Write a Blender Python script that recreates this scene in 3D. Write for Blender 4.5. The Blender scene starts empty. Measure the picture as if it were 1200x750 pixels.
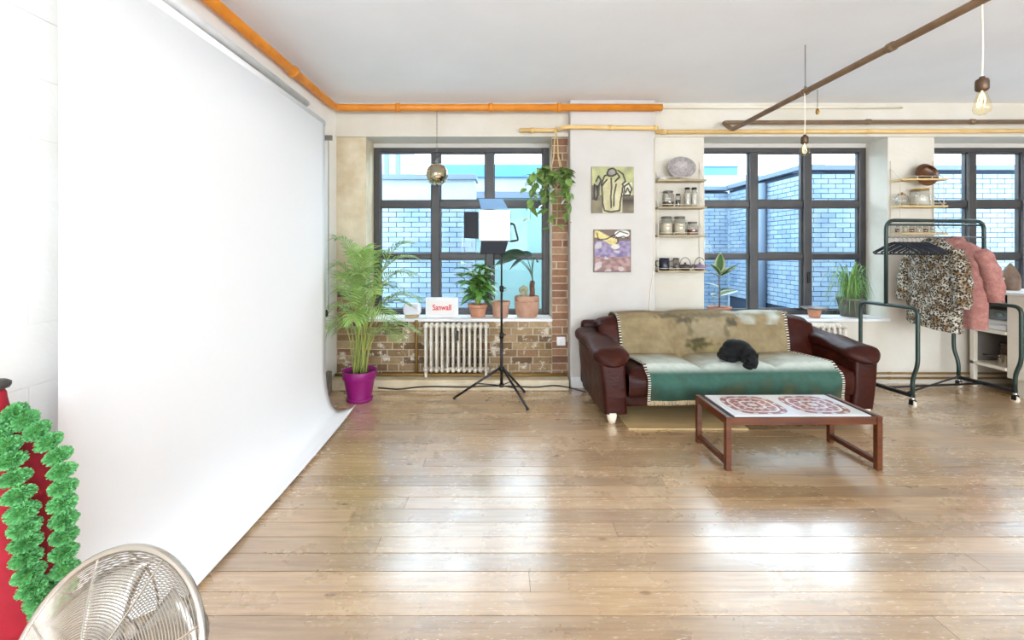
import bpy, bmesh, math, random
from mathutils import Vector, Matrix, noise, Euler

# ---------------------------------------------------------------- camera, sky, lights, exposure
SC = bpy.context.scene
COL = SC.collection
F, CX, CY, H = 535.0, 587.0, 293.0, 1.38          # focal length (px of 1200), vanishing point, eye height
cam_d = bpy.data.cameras.new('camera')
cam = bpy.data.objects.new('camera', cam_d); COL.objects.link(cam)
cam.location = (0, 0, H); cam.rotation_euler = (math.pi / 2, 0, 0)
cam_d.sensor_fit = 'HORIZONTAL'; cam_d.sensor_width = 36.0
cam_d.lens = 36.0 * F / 1200.0
cam_d.shift_x = (600.0 - CX) / 1200.0
cam_d.shift_y = -(375.0 - CY) / 1200.0
cam_d.clip_start = 0.02
SC.camera = cam

W = bpy.data.worlds.new('overcast_sky'); SC.world = W; W.use_nodes = True
bgn = W.node_tree.nodes['Background']
bgn.inputs[0].default_value = (0.76, 0.89, 1.0, 1)
bgn.inputs[1].default_value = 6.5

def area(name, loc, rot, sx, sy, power, col):
    d = bpy.data.lights.new(name, 'AREA'); d.shape = 'RECTANGLE'; d.size = sx; d.size_y = sy
    d.energy = power; d.color = col
    o = bpy.data.objects.new(name, d); COL.objects.link(o)
    o.location = loc; o.rotation_euler = rot
    return o
# fill lights added behind the camera, tilted up to brighten room and ceiling
FILL_COL = (0.88, 0.95, 1.0)
for wx in (-0.2, 2.6, 5.4):
    area('rear_fill_light', (wx, -4.12, 1.75), (math.pi / 2 + 0.8, 0, 0), 2.0, 1.9, 112, FILL_COL)
# portals guide the sky's light in through the three windows
for wx in (-0.43, 3.05, 5.44):
    p_ = area('window_portal', (wx, 5.12, 1.6), (-math.pi / 2, 0, 0), 1.95, 1.95, 1, (1, 1, 1))
    p_.data.cycles.is_portal = True

SC.view_settings.view_transform = 'Standard'; SC.view_settings.look = 'None'
SC.view_settings.exposure = 0.36; SC.view_settings.gamma = 1.0
SC.view_settings.use_curve_mapping = False
SC.cycles.use_denoising = True
SC.cycles.max_bounces = 10; SC.cycles.diffuse_bounces = 6; SC.cycles.transparent_max_bounces = 16

# ---------------------------------------------------------------- helpers
RND = random.Random(11)
PI = math.pi
def at(px, py, Y):
    """a pixel of the 1200x750 photograph at the distance Y from the camera plane"""
    return Vector(((px - CX) / F * Y, Y, H - (py - CY) / F * Y))
def lin(c):
    c = c / 255.0
    return c / 12.92 if c <= 0.04045 else ((c + 0.055) / 1.055) ** 2.4
def rgb(r, g, b): return (lin(r), lin(g), lin(b), 1.0)

class MB:
    def __init__(self): self.v = []; self.f = []; self.c = []
    def add(self, vs, fs, col=None):
        o = len(self.v)
        self.v += [Vector(p) for p in vs]
        self.f += [tuple(i + o for i in f) for f in fs]
        if col is not None:
            while len(self.c) < o: self.c.append((1, 1, 1, 1))
            self.c += (list(col) if isinstance(col, list) else [col] * len(vs))
        return self
    def box(self, x0, x1, y0, y1, z0, z1, col=None):
        return self.add([(x0,y0,z0),(x1,y0,z0),(x1,y1,z0),(x0,y1,z0),(x0,y0,z1),(x1,y0,z1),(x1,y1,z1),(x0,y1,z1)],
                 [(0,3,2,1),(4,5,6,7),(0,1,5,4),(1,2,6,5),(2,3,7,6),(3,0,4,7)], col)
    def obox(self, c, s, rot=None, col=None):
        m = rot.to_matrix() if isinstance(rot, Euler) else (rot or Matrix.Identity(3))
        a, b, d = s[0]/2, s[1]/2, s[2]/2
        vs = [Vector(c) + m @ Vector(p) for p in [(-a,-b,-d),(a,-b,-d),(a,b,-d),(-a,b,-d),(-a,-b,d),(a,-b,d),(a,b,d),(-a,b,d)]]
        return self.add(vs, [(0,3,2,1),(4,5,6,7),(0,1,5,4),(1,2,6,5),(2,3,7,6),(3,0,4,7)], col)
    def tube(self, pts, r, n=8, closed=False, caps=True, col=None):
        pts = [Vector(p) for p in pts]; k = len(pts)
        rs = list(r) if isinstance(r, (list, tuple)) else [r] * k
        up = None; vs = []
        for i, p in enumerate(pts):
            if closed: t = pts[(i+1) % k] - pts[i-1]
            else: t = pts[min(i+1, k-1)] - pts[max(i-1, 0)]
            t = t.normalized() if t.length > 1e-9 else Vector((0,0,1))
            if up is None:
                up = Vector((0,0,1)) if abs(t.z) < .9 else Vector((1,0,0))
            a = (up - t * up.dot(t))
            a = a.normalized() if a.length > 1e-6 else t.orthogonal().normalized()
            up = a; b = t.cross(a)
            vs += [p + (a * math.cos(2*PI*j/n) + b * math.sin(2*PI*j/n)) * rs[i] for j in range(n)]
        fs = []
        for i in range(k if closed else k-1):
            i2 = (i+1) % k
            for j in range(n):
                fs.append((i*n+j, i2*n+j, i2*n+(j+1) % n, i*n+(j+1) % n))
        if caps and not closed:
            fs.append(tuple(range(n))); fs.append(tuple((k-1)*n + j for j in reversed(range(n))))
        return self.add(vs, fs, col)
    def lathe(self, prof, n=24, o=(0,0,0), m=None, sx=1, sy=1, col=None):
        m = m or Matrix.Identity(3); o = Vector(o); k = len(prof)
        vs = [o + m @ Vector((r*sx*math.cos(2*PI*j/n), r*sy*math.sin(2*PI*j/n), z)) for r, z in prof for j in range(n)]
        fs = [(i*n+j, i*n+(j+1) % n, (i+1)*n+(j+1) % n, (i+1)*n+j) for i in range(k-1) for j in range(n)]
        if prof[0][0] > 1e-5: fs.append(tuple(reversed(range(n))))
        if prof[-1][0] > 1e-5: fs.append(tuple((k-1)*n + j for j in range(n)))
        return self.add(vs, fs, col)
    def ell(self, c, r, m=None, nu=16, nv=10, col=None):
        m = m or Matrix.Identity(3); c = Vector(c)
        vs = [c + m @ Vector((0,0,-r[2]))]
        for i in range(1, nv):
            a = -PI/2 + PI*i/nv
            vs += [c + m @ Vector((r[0]*math.cos(a)*math.cos(2*PI*j/nu), r[1]*math.cos(a)*math.sin(2*PI*j/nu), r[2]*math.sin(a))) for j in range(nu)]
        vs.append(c + m @ Vector((0,0,r[2]))); L = len(vs)-1
        fs = [(0, 1+(j+1) % nu, 1+j) for j in range(nu)]
        for i in range(nv-2):
            fs += [(1+i*nu+j, 1+i*nu+(j+1) % nu, 1+(i+1)*nu+(j+1) % nu, 1+(i+1)*nu+j) for j in range(nu)]
        fs += [(1+(nv-2)*nu+j, 1+(nv-2)*nu+(j+1) % nu, L) for j in range(nu)]
        return self.add(vs, fs, col)
    def grid(self, fn, nu, nv, cu=False, colfn=None):
        vs = []; cs = []
        for i in range(nv+1):
            for j in range(nu if cu else nu+1):
                vs.append(fn(j/nu, i/nv))
                if colfn: cs.append(colfn(j/nu, i/nv))
        w = nu if cu else nu+1; fs = []
        for i in range(nv):
            for j in range(nu):
                j2 = (j+1) % w
                fs.append((i*w+j, i*w+j2, (i+1)*w+j2, (i+1)*w+j))
        return self.add(vs, fs, cs if colfn else None)
    def mesh(self, name, off=None, smooth=False):
        me = bpy.data.meshes.new(name)
        vs = [p - off for p in self.v] if off is not None else self.v
        me.from_pydata([tuple(p) for p in vs], [], self.f); me.update()
        if self.c:
            while len(self.c) < len(self.v): self.c.append((1,1,1,1))
            at_ = me.attributes.new('Col', 'FLOAT_COLOR', 'POINT')
            at_.data.foreach_set('color', [x for c in self.c for x in c])
        if smooth:
            me.polygons.foreach_set('use_smooth', [True]*len(me.polygons))
        return me
    def build(self, name, mat, parent=None, smooth=False, bevel=0, seg=2, sub=0, solid=0, off=None, remesh=0):
        if off is True: off = Vector(parent.location)
        me = self.mesh(name, off, smooth); me.materials.append(mat)
        o = bpy.data.objects.new(name, me); COL.objects.link(o)
        if parent is not None: o.parent = parent
        if remesh:
            md = o.modifiers.new('remesh', 'REMESH'); md.mode = 'VOXEL'; md.voxel_size = remesh; md.use_smooth_shade = True
            md = o.modifiers.new('smooth', 'SMOOTH'); md.iterations = 4; md.factor = .5
        if solid:
            md = o.modifiers.new('solid', 'SOLIDIFY'); md.thickness = solid; md.offset = 0
        if bevel:
            md = o.modifiers.new('bevel', 'BEVEL'); md.width = bevel; md.segments = seg; md.limit_method = 'ANGLE'
            md.angle_limit = math.radians(50)
            if seg > 2 or smooth:
                me.polygons.foreach_set('use_smooth', [True]*len(me.polygons))
        if sub:
            md = o.modifiers.new('sub', 'SUBSURF'); md.levels = sub; md.render_levels = sub
        return o
def inst(name, me, mat, parent=None, loc=(0,0,0), rot=(0,0,0), scl=(1,1,1)):
    o = bpy.data.objects.new(name, me); COL.objects.link(o)
    if mat and not me.materials: me.materials.append(mat)
    if parent is not None: o.parent = parent
    o.location = loc; o.rotation_euler = rot; o.scale = scl
    return o
def tag(o, label, cat, group=None):
    o['label'] = label; o['category'] = cat
    if group: o['group'] = group
    return o
def struct(o): o['kind'] = 'structure'; return o
def thing(name, label, cat, loc=(0,0,0), rz=0.0, group=None):
    o = bpy.data.objects.new(name, None); COL.objects.link(o); o.empty_display_size = .1
    o.location = loc; o.rotation_euler = (0, 0, rz)
    return tag(o, label, cat, group)
def copy_tree(o, parent=None):
    c = o.copy(); COL.objects.link(c); c.parent = parent
    for ch in list(o.children): copy_tree(ch, c)
    return c
def lookrot(d, up=(0,0,1)):
    """matrix whose z axis is d"""
    z = Vector(d).normalized(); x = Vector(up).cross(z)
    x = x.normalized() if x.length > 1e-5 else Vector((1,0,0))
    y = z.cross(x)
    return Matrix((x, y, z)).transposed()
def bez(p0, p1, p2, n):
    p0, p1, p2 = Vector(p0), Vector(p1), Vector(p2)
    return [p0*(1-t)**2 + p1*2*t*(1-t) + p2*t*t for t in [i/n for i in range(n+1)]]
def rpath(pts, r, n=5):
    """polyline with rounded corners"""
    pts = [Vector(p) for p in pts]; out = [pts[0]]
    for i in range(1, len(pts)-1):
        a = (pts[i-1]-pts[i]); b = (pts[i+1]-pts[i])
        k = min(r, a.length*.49, b.length*.49)
        out += bez(pts[i]+a.normalized()*k, pts[i], pts[i]+b.normalized()*k, n)
    return out + [pts[-1]]

# ---------------------------------------------------------------- materials
class NT:
    def __init__(self, name):
        self.m = bpy.data.materials.new(name); self.m.use_nodes = True
        self.t = self.m.node_tree; self.b = self.t.nodes['Principled BSDF']
        self.out = self.t.nodes['Material Output']
    def n(self, typ, **kw):
        nd = self.t.nodes.new(typ)
        for k, v in kw.items():
            if k.startswith('i_'): nd.inputs[k[2:].replace('_', ' ')].default_value = v
            else: setattr(nd, k, v)
        return nd
    def l(self, a, b): self.t.links.new(a, b)
    def pos(self, scale=(1,1,1), world=True):
        if world: s = self.n('ShaderNodeNewGeometry').outputs['Position']
        else: s = self.n('ShaderNodeTexCoord').outputs['Object']
        mp = self.n('ShaderNodeMapping'); mp.inputs['Scale'].default_value = scale
        self.l(s, mp.inputs['Vector']); return mp.outputs[0]
    def noise(self, vec, scale, detail=4, rough=.55):
        nd = self.n('ShaderNodeTexNoise'); nd.inputs['Scale'].default_value = scale
        nd.inputs['Detail'].default_value = detail; nd.inputs['Roughness'].default_value = rough
        self.l(vec, nd.inputs['Vector']); return nd.outputs['Fac']
    def ramp(self, fac, stops):
        nd = self.n('ShaderNodeValToRGB'); e = nd.color_ramp.elements
        while len(e) < len(stops): e.new(.5)
        for el, (p, c) in zip(e, stops): el.position = p; el.color = c
        self.l(fac, nd.inputs[0]); return nd.outputs[0]
    def mix(self, fac, a, b, typ='MIX'):
        nd = self.n('ShaderNodeMix', data_type='RGBA', blend_type=typ)
        for s, k in ((fac, 0), (a, 6), (b, 7)):
            if isinstance(s, (int, float, tuple)): nd.inputs[k].default_value = s
            else: self.l(s, nd.inputs[k])
        return nd.outputs[2]
    def val(self, fac, lo, hi, a=0.0, b=1.0):
        nd = self.n('ShaderNodeMapRange'); self.l(fac, nd.inputs[0])
        for i, x in enumerate((a, b, lo, hi)): nd.inputs[i+1].default_value = x
        return nd.outputs[0]
    def bump(self, fac, strength, dist=.01):
        nd = self.n('ShaderNodeBump'); nd.inputs['Strength'].default_value = strength
        nd.inputs['Distance'].default_value = dist
        self.l(fac, nd.inputs['Height']); self.l(nd.outputs[0], self.b.inputs['Normal'])
    def set(self, col=None, rough=None, metal=None, spec=None):
        for k, v in (('Base Color', col), ('Roughness', rough), ('Metallic', metal), ('Specular IOR Level', spec)):
            if v is None: continue
            if isinstance(v, (int, float, tuple)): self.b.inputs[k].default_value = v
            else: self.l(v, self.b.inputs[k])
        return self.m
    def rand(self): return self.n('ShaderNodeObjectInfo').outputs['Random']

def mat(name, c, rough=.55, metal=0.0, c2=None, scale=6.0, bump=0.0, bscale=60.0, stretch=(1,1,1), world=False, spec=.5, rnd=0.0, bdist=.004):
    t = NT(name); col = c
    p = t.pos(stretch, world)
    if c2 is not None:
        col = t.ramp(t.noise(p, scale, 5), [(.35, c), (.65, c2)])
    if rnd:
        hs = t.n('ShaderNodeHueSaturation'); t.l(t.val(t.rand(), 1-rnd, 1+rnd), hs.inputs['Value'])
        if isinstance(col, tuple): hs.inputs['Color'].default_value = col
        else: t.l(col, hs.inputs['Color'])
        col = hs.outputs[0]
    if bump: t.bump(t.noise(p, bscale, 6), bump, bdist)
    return t.set(col, rough, metal, spec)
def attr_mat(name, rough=.6, bump=0.0, bscale=200, grain=0.0, gscale=150, spec=.5):
    t = NT(name); a = t.n('ShaderNodeVertexColor'); a.layer_name = 'Col'; col = a.outputs[0]
    p = t.pos((1,1,1), False)
    if grain:
        g = t.noise(p, gscale, 3, .7)
        col = t.mix(1.0, col, t.ramp(g, [(.3, (1-grain,)*3+(1,)), (.7, (1+grain,)*3+(1,))]), 'MULTIPLY')
    if bump: t.bump(t.noise(p, bscale, 3), bump, .003)
    return t.set(col, rough, 0.0, spec)
def glass_mat(name, tint=(1,1,1,1), gloss=1.0, rough=0.0):
    t = NT(name); t.t.nodes.remove(t.b)
    tr = t.n('ShaderNodeBsdfTransparent'); tr.inputs[0].default_value = tint
    gl = t.n('ShaderNodeBsdfGlossy'); gl.inputs['Roughness'].default_value = rough
    lw = t.n('ShaderNodeLayerWeight'); lw.inputs[0].default_value = .5
    pw_ = t.n('ShaderNodeMath', operation='POWER'); pw_.inputs[1].default_value = 5.0; t.l(lw.outputs['Facing'], pw_.inputs[0])
    mm = t.n('ShaderNodeMath', operation='MULTIPLY_ADD'); mm.inputs[1].default_value = .9; mm.inputs[2].default_value = .03*gloss; t.l(pw_.outputs[0], mm.inputs[0])
    mx = t.n('ShaderNodeMixShader'); t.l(mm.outputs[0], mx.inputs[0]); t.l(tr.outputs[0], mx.inputs[1]); t.l(gl.outputs[0], mx.inputs[2])
    t.l(mx.outputs[0], t.out.inputs[0]); return t.m
def emit_mat(name, c, s, base=(.8,.8,.8,1)):
    t = NT(name); t.set(base, .5); t.b.inputs['Emission Color'].default_value = c; t.b.inputs['Emission Strength'].default_value = s
    return t.m

M = {}
M['plaster'] = mat('plaster_cream', rgb(218,212,200), .75, c2=rgb(210,202,187), scale=2.2, bump=.25, bscale=28, world=True, bdist=.006)
M['plaster_white'] = mat('plaster_white', rgb(206,201,195), .75, c2=rgb(199,193,186), scale=2.5, bump=.25, bscale=25, world=True, bdist=.006)
M['block'] = mat('painted_block', rgb(250,249,246), .7, c2=rgb(246,244,238), scale=3, bump=.25, bscale=60, world=True)
M['ceiling'] = mat('ceiling_paint', rgb(243,246,251), .8, c2=rgb(238,241,246), scale=1.3, bump=.12, bscale=12, world=True)
M['mortar'] = mat('mortar', rgb(186,168,142), .9, c2=rgb(205,192,170), scale=9, bump=.5, bscale=80, world=True)
M['old_plaster'] = mat('old_bare_plaster', rgb(222,208,182), .85, c2=rgb(201,182,150), scale=5, bump=.5, bscale=30, world=True, bdist=.01)

def floor_material():
    t = NT('worn_floorboards')
    p = t.pos((1.2, 22, 22)); grain = t.noise(p, 2.2, 8, .62)
    p2 = t.pos((1, 1, 1)); big = t.noise(p2, 1.6, 5, .6); fine = t.noise(t.pos((6, 30, 30)), 3.0, 6, .7)
    base = t.ramp(grain, [(.28, rgb(154,118,80)), (.5, rgb(190,155,114)), (.72, rgb(208,180,142))])
    rd = t.ramp(t.rand(), [(0, (.80,.77,.74,1)), (.5, (1,1,1,1)), (1, (1.12,1.10,1.06,1))])
    base = t.mix(1.0, base, rd, 'MULTIPLY')
    worn_glint = t.ramp(fine, [(.58, (0,0,0,1)), (.70, (1,1,1,1))])
    base = t.mix(t.val(worn_glint, 0, .35), base, rgb(222,200,168))  # scratched, worn flakes paled: their specular glint put into the colour
    kv = t.n('ShaderNodeTexVoronoi'); kv.inputs['Scale'].default_value = 2.3; t.l(t.pos((1, 2.2, 1)), kv.inputs['Vector'])
    knot = t.ramp(kv.outputs['Distance'], [(.035, (1,1,1,1)), (.07, (0,0,0,1))])
    base = t.mix(t.val(knot, 0, .7), base, rgb(120,74,36))
    r = t.n('ShaderNodeMath', operation='ADD'); t.l(t.val(big, .16, .36, .3, .7), r.inputs[0]); t.l(t.val(worn_glint, 0, .16), r.inputs[1])
    t.bump(t.noise(t.pos((3, 18, 18)), 3, 6, .65), .22, .006)
    t.b.inputs['Coat Weight'].default_value = 1.0; t.b.inputs['Coat IOR'].default_value = 2.3; t.l(r.outputs[0], t.b.inputs['Coat Roughness'])
    return t.set(base, r.outputs[0], 0.0, .8)
M['floor'] = floor_material()
M['gap'] = mat('floor_gap', rgb(70,46,26), .8)

def brick_material():
    t = NT('old_stock_brick')
    base = t.ramp(t.rand(), [(0, rgb(140,110,74)), (.25, rgb(168,140,102)), (.45, rgb(118,90,60)), (.62, rgb(180,154,116)), (.8, rgb(142,104,74)), (1, rgb(100,78,56))])
    p = t.pos((1,1,1)); n1 = t.noise(p, 30, 6, .7)
    base = t.mix(1.0, base, t.ramp(n1, [(.3, (.7,.7,.7,1)), (.7, (1.2,1.2,1.2,1))]), 'MULTIPLY')
    pt = t.ramp(t.noise(t.pos((1,1,1.2)), 9, 7, .72), [(.565, (0,0,0,1)), (.60, (1,1,1,1))])
    base = t.mix(t.val(pt, 0, .85), base, rgb(225,215,198))
    t.bump(n1, .6, .008)
    return t.set(base, .85)
M['brick'] = brick_material()
def red_brick_material():
    t = NT('red_pier_brick')
    base = t.ramp(t.rand(), [(0, rgb(132,92,68)), (.35, rgb(158,118,90)), (.7, rgb(122,84,64)), (1, rgb(170,134,106))])
    p = t.pos((1,1,1)); n1 = t.noise(p, 30, 6, .7)
    base = t.mix(1.0, base, t.ramp(n1, [(.3, (.75,.75,.75,1)), (.7, (1.2,1.2,1.2,1))]), 'MULTIPLY')
    t.bump(n1, .6, .008)
    return t.set(base, .85)
M['red_brick'] = red_brick_material()
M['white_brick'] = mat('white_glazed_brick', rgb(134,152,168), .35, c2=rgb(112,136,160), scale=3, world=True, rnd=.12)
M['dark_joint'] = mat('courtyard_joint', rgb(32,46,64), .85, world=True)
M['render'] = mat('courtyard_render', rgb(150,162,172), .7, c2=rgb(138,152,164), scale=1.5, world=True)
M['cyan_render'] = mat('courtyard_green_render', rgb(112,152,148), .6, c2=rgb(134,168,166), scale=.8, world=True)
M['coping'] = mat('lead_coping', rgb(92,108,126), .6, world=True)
M['sky_tint'] = mat('sky_reflection_tint', rgb(56,120,164), .5, c2=rgb(76,140,180), scale=.6, world=True)  # reflected sky put into the colour of the far roofs
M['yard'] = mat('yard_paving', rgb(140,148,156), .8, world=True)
M['win'] = mat('window_frame_paint', rgb(58,56,58), .4, c2=rgb(70,66,64), scale=5, world=True)
M['glass'] = glass_mat('window_glass', (.95,.985,1,1), .2)
M['jar_glass'] = glass_mat('jar_glass', (.93,.93,.92,1), 2.2, .03)
M['sill'] = mat('sill_paint', rgb(238,238,240), .5, c2=rgb(226,226,226), scale=7, world=True)
M['orange'] = mat('orange_pipe_paint', rgb(228,142,40), .38, c2=rgb(212,126,30), scale=8, world=True)
M['yellow'] = mat('ochre_pipe_paint', rgb(222,182,112), .45, c2=rgb(230,194,134), scale=8, world=True)
M['bronze'] = mat('brown_pipe', rgb(118,92,68), .42, .3, c2=rgb(136,110,84), scale=10, world=True)
M['olive'] = mat('olive_pipe', rgb(134,100,46), .42, .2, c2=rgb(150,116,60), scale=10, world=True)
M['cream_pipe'] = mat('cream_pipe_paint', rgb(236,224,204), .5)
M['brass'] = mat('brass', rgb(180,140,70), .35, .8)
M['black'] = mat('black_metal', rgb(32,31,33), .4, .3)
M['black_fabric'] = mat('black_fabric', rgb(34,36,44), .8)
M['grey_metal'] = mat('grey_metal', rgb(128,122,118), .4, .7)
M['paper'] = mat('backdrop_paper', rgb(252,252,254), .85)
M['chain'] = mat('chain_plastic', rgb(110,112,118), .5)
M['wood_pale'] = mat('pale_wood', rgb(206,178,128), .5, c2=rgb(190,160,110), scale=4, stretch=(1,14,14))
M['terracotta'] = mat('terracotta', rgb(190,130,100), .85, c2=rgb(204,150,122), scale=14, bump=.2, bscale=60)
M['terracotta_pale'] = mat('weathered_terracotta', rgb(196,158,136), .9, c2=rgb(178,134,110), scale=12, bump=.3, bscale=50)
M['soil'] = mat('soil', rgb(64,46,34), .95, bump=.8, bscale=90)
M['purple'] = mat('purple_plastic', rgb(142,18,108), .35)
M['palm'] = mat('palm_leaf', rgb(118,156,70), .45, rnd=.25, c2=rgb(160,188,110), scale=5)
M['palm_stem'] = mat('palm_stem', rgb(168,172,92), .5, c2=rgb(140,150,74), scale=9)
M['leaf'] = mat('green_leaf', rgb(80,132,54), .4, rnd=.35, c2=rgb(118,164,84), scale=8)
M['dark_leaf'] = mat('dark_leaf', rgb(62,82,60), .35, rnd=.25, c2=rgb(84,104,84), scale=9)
M['pothos'] = mat('pothos_leaf', rgb(92,124,58), .4, rnd=.35, c2=rgb(130,156,84), scale=12)
M['trunk'] = mat('plant_trunk', rgb(120,84,66), .9, c2=rgb(84,60,48), scale=30, bump=.6, bscale=60)
M['chrome'] = mat('brushed_chrome', rgb(196,190,182), .24, 1.0)
M['white_plastic'] = mat('white_plastic', rgb(244,244,246), .35)
M['trunk_dark'] = mat('grey_brown_skirting', rgb(120,110,98), .9, c2=rgb(160,150,136), scale=14, world=True)  # mottled grey-brown

# ================================================================ THE ROOM
XL, XR, YB, YR, ZC = -1.70, 7.2, 4.72, -4.0, 2.89      # left wall, right wall, back wall, rear wall, ceiling
SILL, LINT = 0.674, 2.545
WY = 5.0                                                 # plane of the window frames
# floor: boards one by one where they show, on a dark base
fl = struct(MB().box(XL-.1, XR+.1, YR-.1, 5.0, -.12, -.022).build('floor', M['gap']))
unit = MB().box(0, 1, 0, 1, 0, 1).mesh('floorboard'); unit.materials.append(M['floor'])
pw = 0.1185; y = 0.42; row = 0
rb = random.Random(3)
while y < YB + .0:
    x = XL; w = min(pw, YB - y)
    while x < XR - .02:
        L = rb.uniform(2.2, 4.6)
        if x == XL: L = rb.uniform(.9, 4.2)
        x2 = min(XR, x + L)
        if XR - x2 < .5: x2 = XR
        g = .0022 + rb.random()*.0022
        o = inst('floorboard', unit, None, fl, (x+.001, y + g/2, -.022), (rb.uniform(-.004, .004), 0, 0), (x2-x-.002, w-g, .022 + rb.uniform(-.0012, .0004)))
        x = x2
    y += pw; row += 1
MB().box(XL, XR, YR, .42, -.022, -.001).build('board_field', M['floor'], fl)
# ceiling
struct(MB().box(XL-.1, XR+.1, YR-.1, 5.2, ZC, ZC+.12).build('ceiling', M['ceiling']))
# left wall of painted blocks, blocks built where they show
wl = struct(MB().box(XL-.2, XL, YR-.1, 5.2, -.1, ZC).build('wall_left', M['block']))
blk = MB().box(-.002, .006, 0, .436, 0, .218).mesh('block'); blk.materials.append(M['block'])
for r in range(13):
    z = r*.2235
    for c in range(5):
        y0 = -.35 + c*.443 + (.22 if r % 2 else 0)
        hgt = min(.218, ZC - z - .004)
        if hgt < .03: continue
        inst('block', blk, None, wl, (XL, y0, z), (0,0,0), (1, 1, hgt/.218))
struct(MB().box(XR, XR+.2, YR-.1, 5.2, -.1, ZC).build('wall_right', M['plaster_white']))
# unseen rear wall, its three openings added for the fill light
rear = MB()
rear.box(XL-.1, XR+.1, YR-.3, YR, -.1, .75); rear.box(XL-.1, XR+.1, YR-.3, YR, 2.75, ZC)
edges = [XL-.1, -1.25, .85, 1.55, 3.65, 4.35, 6.45, XR+.1]
for i in range(0, 8, 2): rear.box(edges[i], edges[i+1], YR-.3, YR, .75, 2.75)
struct(rear.build('wall_rear', M['plaster_white']))
# back wall
wb = MB()
wb.box(XL, XR, YB-.03, WY+.12, LINT, ZC)                                   # beam over the windows
for a, b in ((1.55, 2.10), (4.0, 4.48), (6.4, XR)): wb.box(a, b, YB, WY+.12, 0, LINT)
for a, b in ((2.10, 4.0), (4.48, 6.4)): wb.box(a, b, YB, WY+.12, -.02, SILL-.03)
wall_back = struct(wb.build('wall_back', M['plaster']))
struct(MB().box(.694, 1.55, 4.58, YB+.1, 0, ZC-.001).build('wall_pier', M['plaster_white'], bevel=.012))
# bare brick apron, jamb and pier around the radiator
ap = MB()
ap.box(-1.394, .529, YB+.012, WY+.12, 0, SILL-.03)
ap.box(.529, .694, YB+.012, WY+.12, 0, LINT)
ap.box(XL, -1.394, YB+.012, WY+.12, 0, .95)
apron = struct(ap.build('wall_back_brick', M['mortar']))
struct(MB().box(XL, -1.394, YB, WY+.12, .95, LINT).build('wall_back_jamb', M['old_plaster']))
bk = [MB().box(-.105, .105, 0, .09, -.0315, .0315).mesh('brick'), MB().box(-.05, .05, 0, .09, -.0315, .0315).mesh('brick')]
for b_ in bk: b_.materials.append(M['brick'])
rbk = [b_.copy() for b_ in bk]
for b_ in rbk: b_.materials.clear(); b_.materials.append(M['red_brick'])
def lay(parent, x0, x1, z0, z1, meshes, yf, start=0):
    z = z0 + .0375; r = start
    while z + .03 < z1 + .012:
        x = x0 + (0 if r % 2 else -.06)
        while x < x1 - .04:
            k = 1 if (r % 3 == 1 and rb.random() < .55) else 0
            L = (.21, .10)[k]
            a, b = max(x, x0+.004), min(x+L, x1-.004)
            if b - a > .035:
                inst('brick', meshes[k], None, parent, ((a+b)/2, yf + rb.uniform(-.004, .005), z), (0, rb.uniform(-.008, .008), 0), ((b-a)/L, 1, 1))
            x += L + .014
        z += .075; r += 1
lay(apron, -1.394, .529, .05, SILL-.04, bk, YB)
lay(apron, .529, .694, .06, LINT, rbk, YB, 1)
lay(apron, XL+.005, -1.394, .06, .95, bk, YB, 1)
# boxed pipe ledge along the foot of the brick wall
struct(MB().box(XL+.02, .67, 4.47, YB+.0, 0, .105).build('baseboard_back', M['old_plaster'], bevel=.01))
struct(MB().box(XL, XL+.05, 3.9, 4.47, 0, .2).build('baseboard_left', M['trunk_dark'], bevel=.01))
struct(MB().box(.70, 1.54, 4.562, 4.58, 0, .11).build('baseboard_pier', M['sill'], bevel=.004))

# windows ---------------------------------------------------------
def window(n, x0, x1):
    y0, y1 = WY, WY+.07
    z0, z1 = SILL, LINT-.045
    b = MB(); fw = .07
    b.box(x0, x0+fw, y0, y1, z0, z1); b.box(x1-fw, x1, y0, y1, z0, z1)
    b.box(x0+fw, x1-fw, y0, y1, z1-.05, z1); b.box(x0+fw, x1-fw, y0, y1, z0, z0+.05)
    fr = struct(b.build('window_%d' % n, M['win'], bevel=.006))
    xs = [x0+fw, x0+.635, x0+1.245, x1-fw]; xs = [x0 + (x1-x0)*k for k in (.0365, .352, .662, .9635)]
    zs = [z0+.05, 1.31, 1.885, z1-.05]
    for xm in xs[1:3]: MB().box(xm-.045, xm+.045, y0-.012, y1, z0+.05, z1-.05).build('mullion', M['win'], fr, bevel=.008)
    for zi, zm in enumerate(zs[1:3]):
        hw = (.028, .036)[zi]
        for i in range(3):
            a = xs[i] + (.045 if i else 0); c = xs[i+1] - (.045 if i < 2 else 0)
            MB().box(a, c, y0+.004, y1, zm-hw, zm+hw).build('transom', M['win'], fr, bevel=.006)
    for i in range(3):
        for j in range(3):
            a = xs[i] + (.045 if i else 0); c = xs[i+1] - (.045 if i < 2 else 0)
            d = zs[j] + ((0, .028, .036)[j]); e = zs[j+1] - ((.028, .036, 0)[j])
            s = MB(); t_ = .016 if i == 1 else .010                        # glazing beads
            s.box(a, a+t_, y0+.02, y1-.012, d, e); s.box(c-t_, c, y0+.02, y1-.012, d, e)
            s.box(a+t_, c-t_, y0+.02, y1-.012, d, d+t_); s.box(a+t_, c-t_, y0+.02, y1-.012, e-t_, e)
            sa_ = s.build('sash', M['win'], fr)
            MB().box(a+t_, c-t_, y0+.036, y0+.042, d+t_, e-t_).build('pane', M['glass'], sa_)
    hd = MB()
    hd.box(xs[2]-.012, xs[2]+.012, y0-.03, y0-.012, 1.02, 1.14); hd.build('handle', M['black'], fr, bevel=.004)
    return fr
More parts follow.
